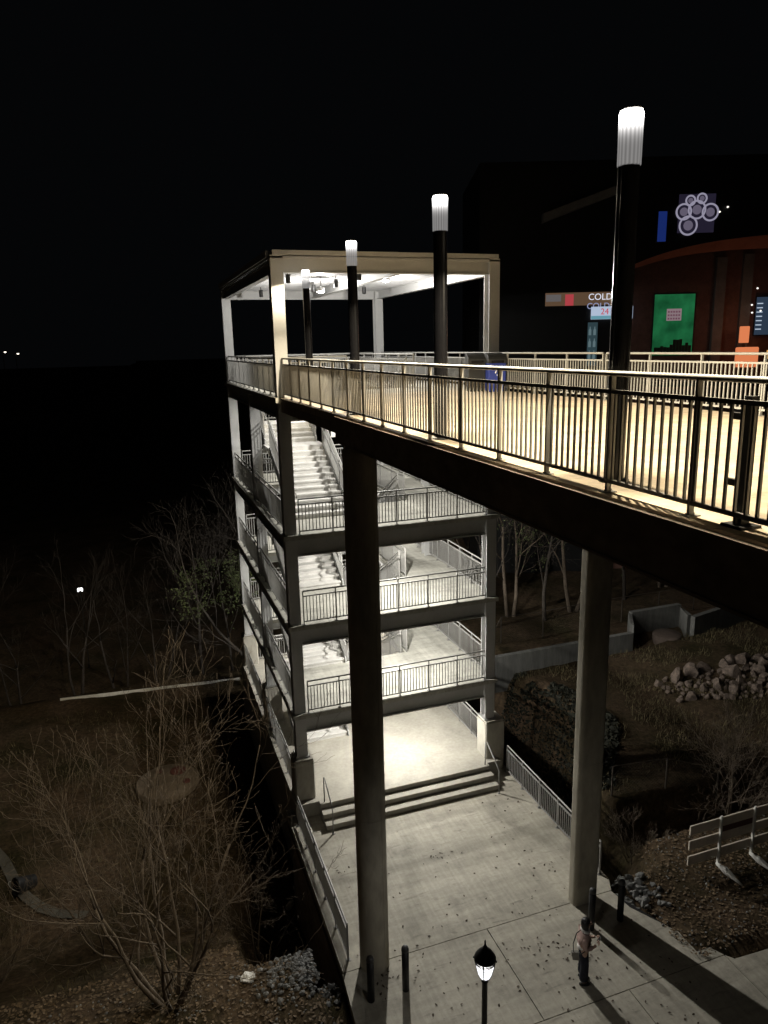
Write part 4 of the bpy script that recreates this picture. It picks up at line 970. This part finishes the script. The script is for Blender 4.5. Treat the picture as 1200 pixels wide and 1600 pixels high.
# x forward, y left, z up
V = [(0, 0, .95), (.0, 0, 1.08), (-.005, 0, 1.22), (0, 0, 1.36), (.015, 0, 1.44), (.045, 0, 1.52), (.055, 0, 1.60), (.045, 0, 1.67),      # 0-7 pelvis..head
     (0, -.10, .90), (.02, -.11, .50), (-.02, -.115, .09), (.10, -.125, .035),                                                                # 8-11 right leg
     (0, .10, .90), (.03, .105, .50), (.0, .11, .09), (.12, .125, .035),                                                                       # 12-15 left leg
     (0, -.165, 1.345), (-.02, -.225, 1.08), (.20, -.16, 1.10), (.26, -.13, 1.13),                                                             # 16-19 right arm
     (0, .165, 1.345), (.0, .225, 1.09), (.22, .10, 1.14), (.28, .06, 1.17)]                                                                   # 20-23 left arm
Ed = [(0, 1), (1, 2), (2, 3), (3, 4), (4, 5), (5, 6), (6, 7), (0, 8), (8, 9), (9, 10), (10, 11), (0, 12), (12, 13), (13, 14), (14, 15), (3, 16), (16, 17), (17, 18), (18, 19), (3, 20), (20, 21), (21, 22), (22, 23)]
rad = [(.13, .10), (.125, .09), (.135, .095), (.12, .085), .055, .07, .095, .07, .08, .058, .042, .035, .08, .058, .042, .035, .055, .042, .032, .036, .055, .042, .032, .036]
body = skin_mesh('body', V, Ed, rad, M_SKIN, person, 0)
h = MB()
for sgn, c in ((-1, Vector((.28, -.115, 1.14))), (1, Vector((.30, .05, 1.18)))):
    for k in range(4):
        a = c + Vector((.025, (.03 - k * .02) * 1, .015 - k * .008)); 
        h.path([a, a + Vector((.03, -sgn * .018, .012)), a + Vector((.035, -sgn * .04, .022)), a + Vector((.02, -sgn * .055, .025))], [.009, .0085, .008, .006], 6)
    a = c + Vector((-.01, -sgn * .01, .03)); h.path([a, a + Vector((.03, -sgn * .02, .025)), a + Vector((.05, -sgn * .03, .03))], [.011, .01, .008], 6)
h.path([(.145, 0, 1.63), (.175, 0, 1.60), (.15, 0, 1.585)], [.012, .017, .01], 6)   # nose
for sy_ in (-1, 1): h.path([(.05, sy_ * .092, 1.64), (.045, sy_ * .1, 1.61), (.055, sy_ * .094, 1.585)], [.012, .018, .01], 6)
bm = bmesh.new(); bm.from_mesh(body.data); me_h = bpy.data.meshes.new('tmp'); me_h.from_pydata(h.v, [], h.f); bm.from_mesh(me_h)
for f in bm.faces: f.smooth = True
bm.to_mesh(body.data); bm.free(); bpy.data.meshes.remove(me_h)
p = MB()
for sy_ in (-1, 1): p.lathe((.138, sy_ * .035, 1.632), [(.003, -.008), (.009, -.004), (.011, 0), (.009, .004), (.003, .008)], 8)
p.path([(.142, -.025, 1.548), (.150, 0, 1.548), (.142, .025, 1.548)], [.004, .006, .004], 5); p.build('face_features', M_DARKRED, person)
skin_mesh('jumper', [V[1], V[2], V[3], (.01, 0, 1.42), V[16], V[17], (.19, -.162, 1.10), V[20], V[21], (.21, .105, 1.137), (0, 0, 1.12)],
          [(0, 1), (1, 2), (2, 3), (2, 4), (4, 5), (5, 6), (2, 7), (7, 8), (8, 9), (0, 10)], [(.16, .125), (.165, .125), (.15, .11), .085, .085, .072, .055, .085, .072, .055, (.15, .12)], M_JACKET, person, 0)
skin_mesh('shirt_hem', [(0, 0, .90), (0, 0, 1.06)], [(0, 1)], [(.20, .17), (.18, .15)], M_SHIRT, person, 0)
p = MB(); pts = [(.02 + .085 * math.cos(a) , .095 * math.sin(a), 1.435 - .03 * math.cos(a)) for a in [2 * math.pi * q / 16 for q in range(17)]]; p.path(pts, [.035] * 17, 7); p.build('shirt_collar', M_SHIRT, person)
skin_mesh('jeans', [(0, 0, .93), (0, 0, .87), V[8], (.02, -.112, .50), (-.01, -.118, .07), V[12], (.03, .107, .50), (.01, .113, .07)], [(0, 1), (1, 2), (2, 3), (3, 4), (1, 5), (5, 6), (6, 7)],
          [(.15, .115), (.15, .12), .105, .105, .115, .105, .105, .115], M_JEANS, person, 1)
for sy_, x in ((-.122, .03), (.118, .05)):
    p = MB(); p.lathe((x, sy_, .0), [(.05, .0), (.055, .01), (.055, .05), (.035, .075)], 16, True, 2.3, .95); p.build('shoe', M_BLACKM, person)
p = MB()
p.lathe((.03, 0, 1.63), [(.02, .115), (.075, .10), (.108, .06), (.118, .0), (.115, -.06), (.108, -.12), (.09, -.17)], 20, True, 1.0, 1.0)
p.v = [(x if x < .12 else .12 - (x - .12) * .2, y, z) if not (x > .09 and z < 1.66) else (.06, y * .98, z) for x, y, z in p.v]
p.build('hair', M_HAIR, person)
def on_person(v): return Matrix.Translation(person.location) @ Matrix.Rotation(R(-22), 4, 'Z') @ Vector(v)
ph = MB(); ph.box(-.006, .006, -.036, .036, -.075, .075); t = ph.build('phone', M_BLACKM, None, .004); t.location = on_person((.345, -.03, 1.20)); t.rotation_euler = (0, R(35), R(-22)); tag(t, 'dark phone held up in both hands of the person', 'phone')
t = empty('shoulder_bag', on_person((-.20, -.08, .80)), R(-22)); tag(t, 'small grey bag on a dark strap at the hip of the person', 'bag')
p = MB(); p.prism([(-.09, -.03), (.07, -.04), (.08, .05), (-.08, .05)], -.13, .09); p.v = [(x - .2 * (z + .0) , y, z) for x, y, z in p.v]; p.build('pouch', M_BAG, t, .015)
p = MB(); p.path([(-.05, .0, .09), (-.06, .02, .3), (.02, .06, .55), (.16, .09, .655), (.28, .11, .58), (.34, .08, .40), (.30, -.06, .24), (.12, -.09, .12), (.04, -.03, .09)], [.011] * 9, 5); p.build('strap', M_BLACKM, t)
p = MB(); p.box(-.17, -.13, -.06, -.045, .05, .11); p.build('tag', M_WHITEP, t)
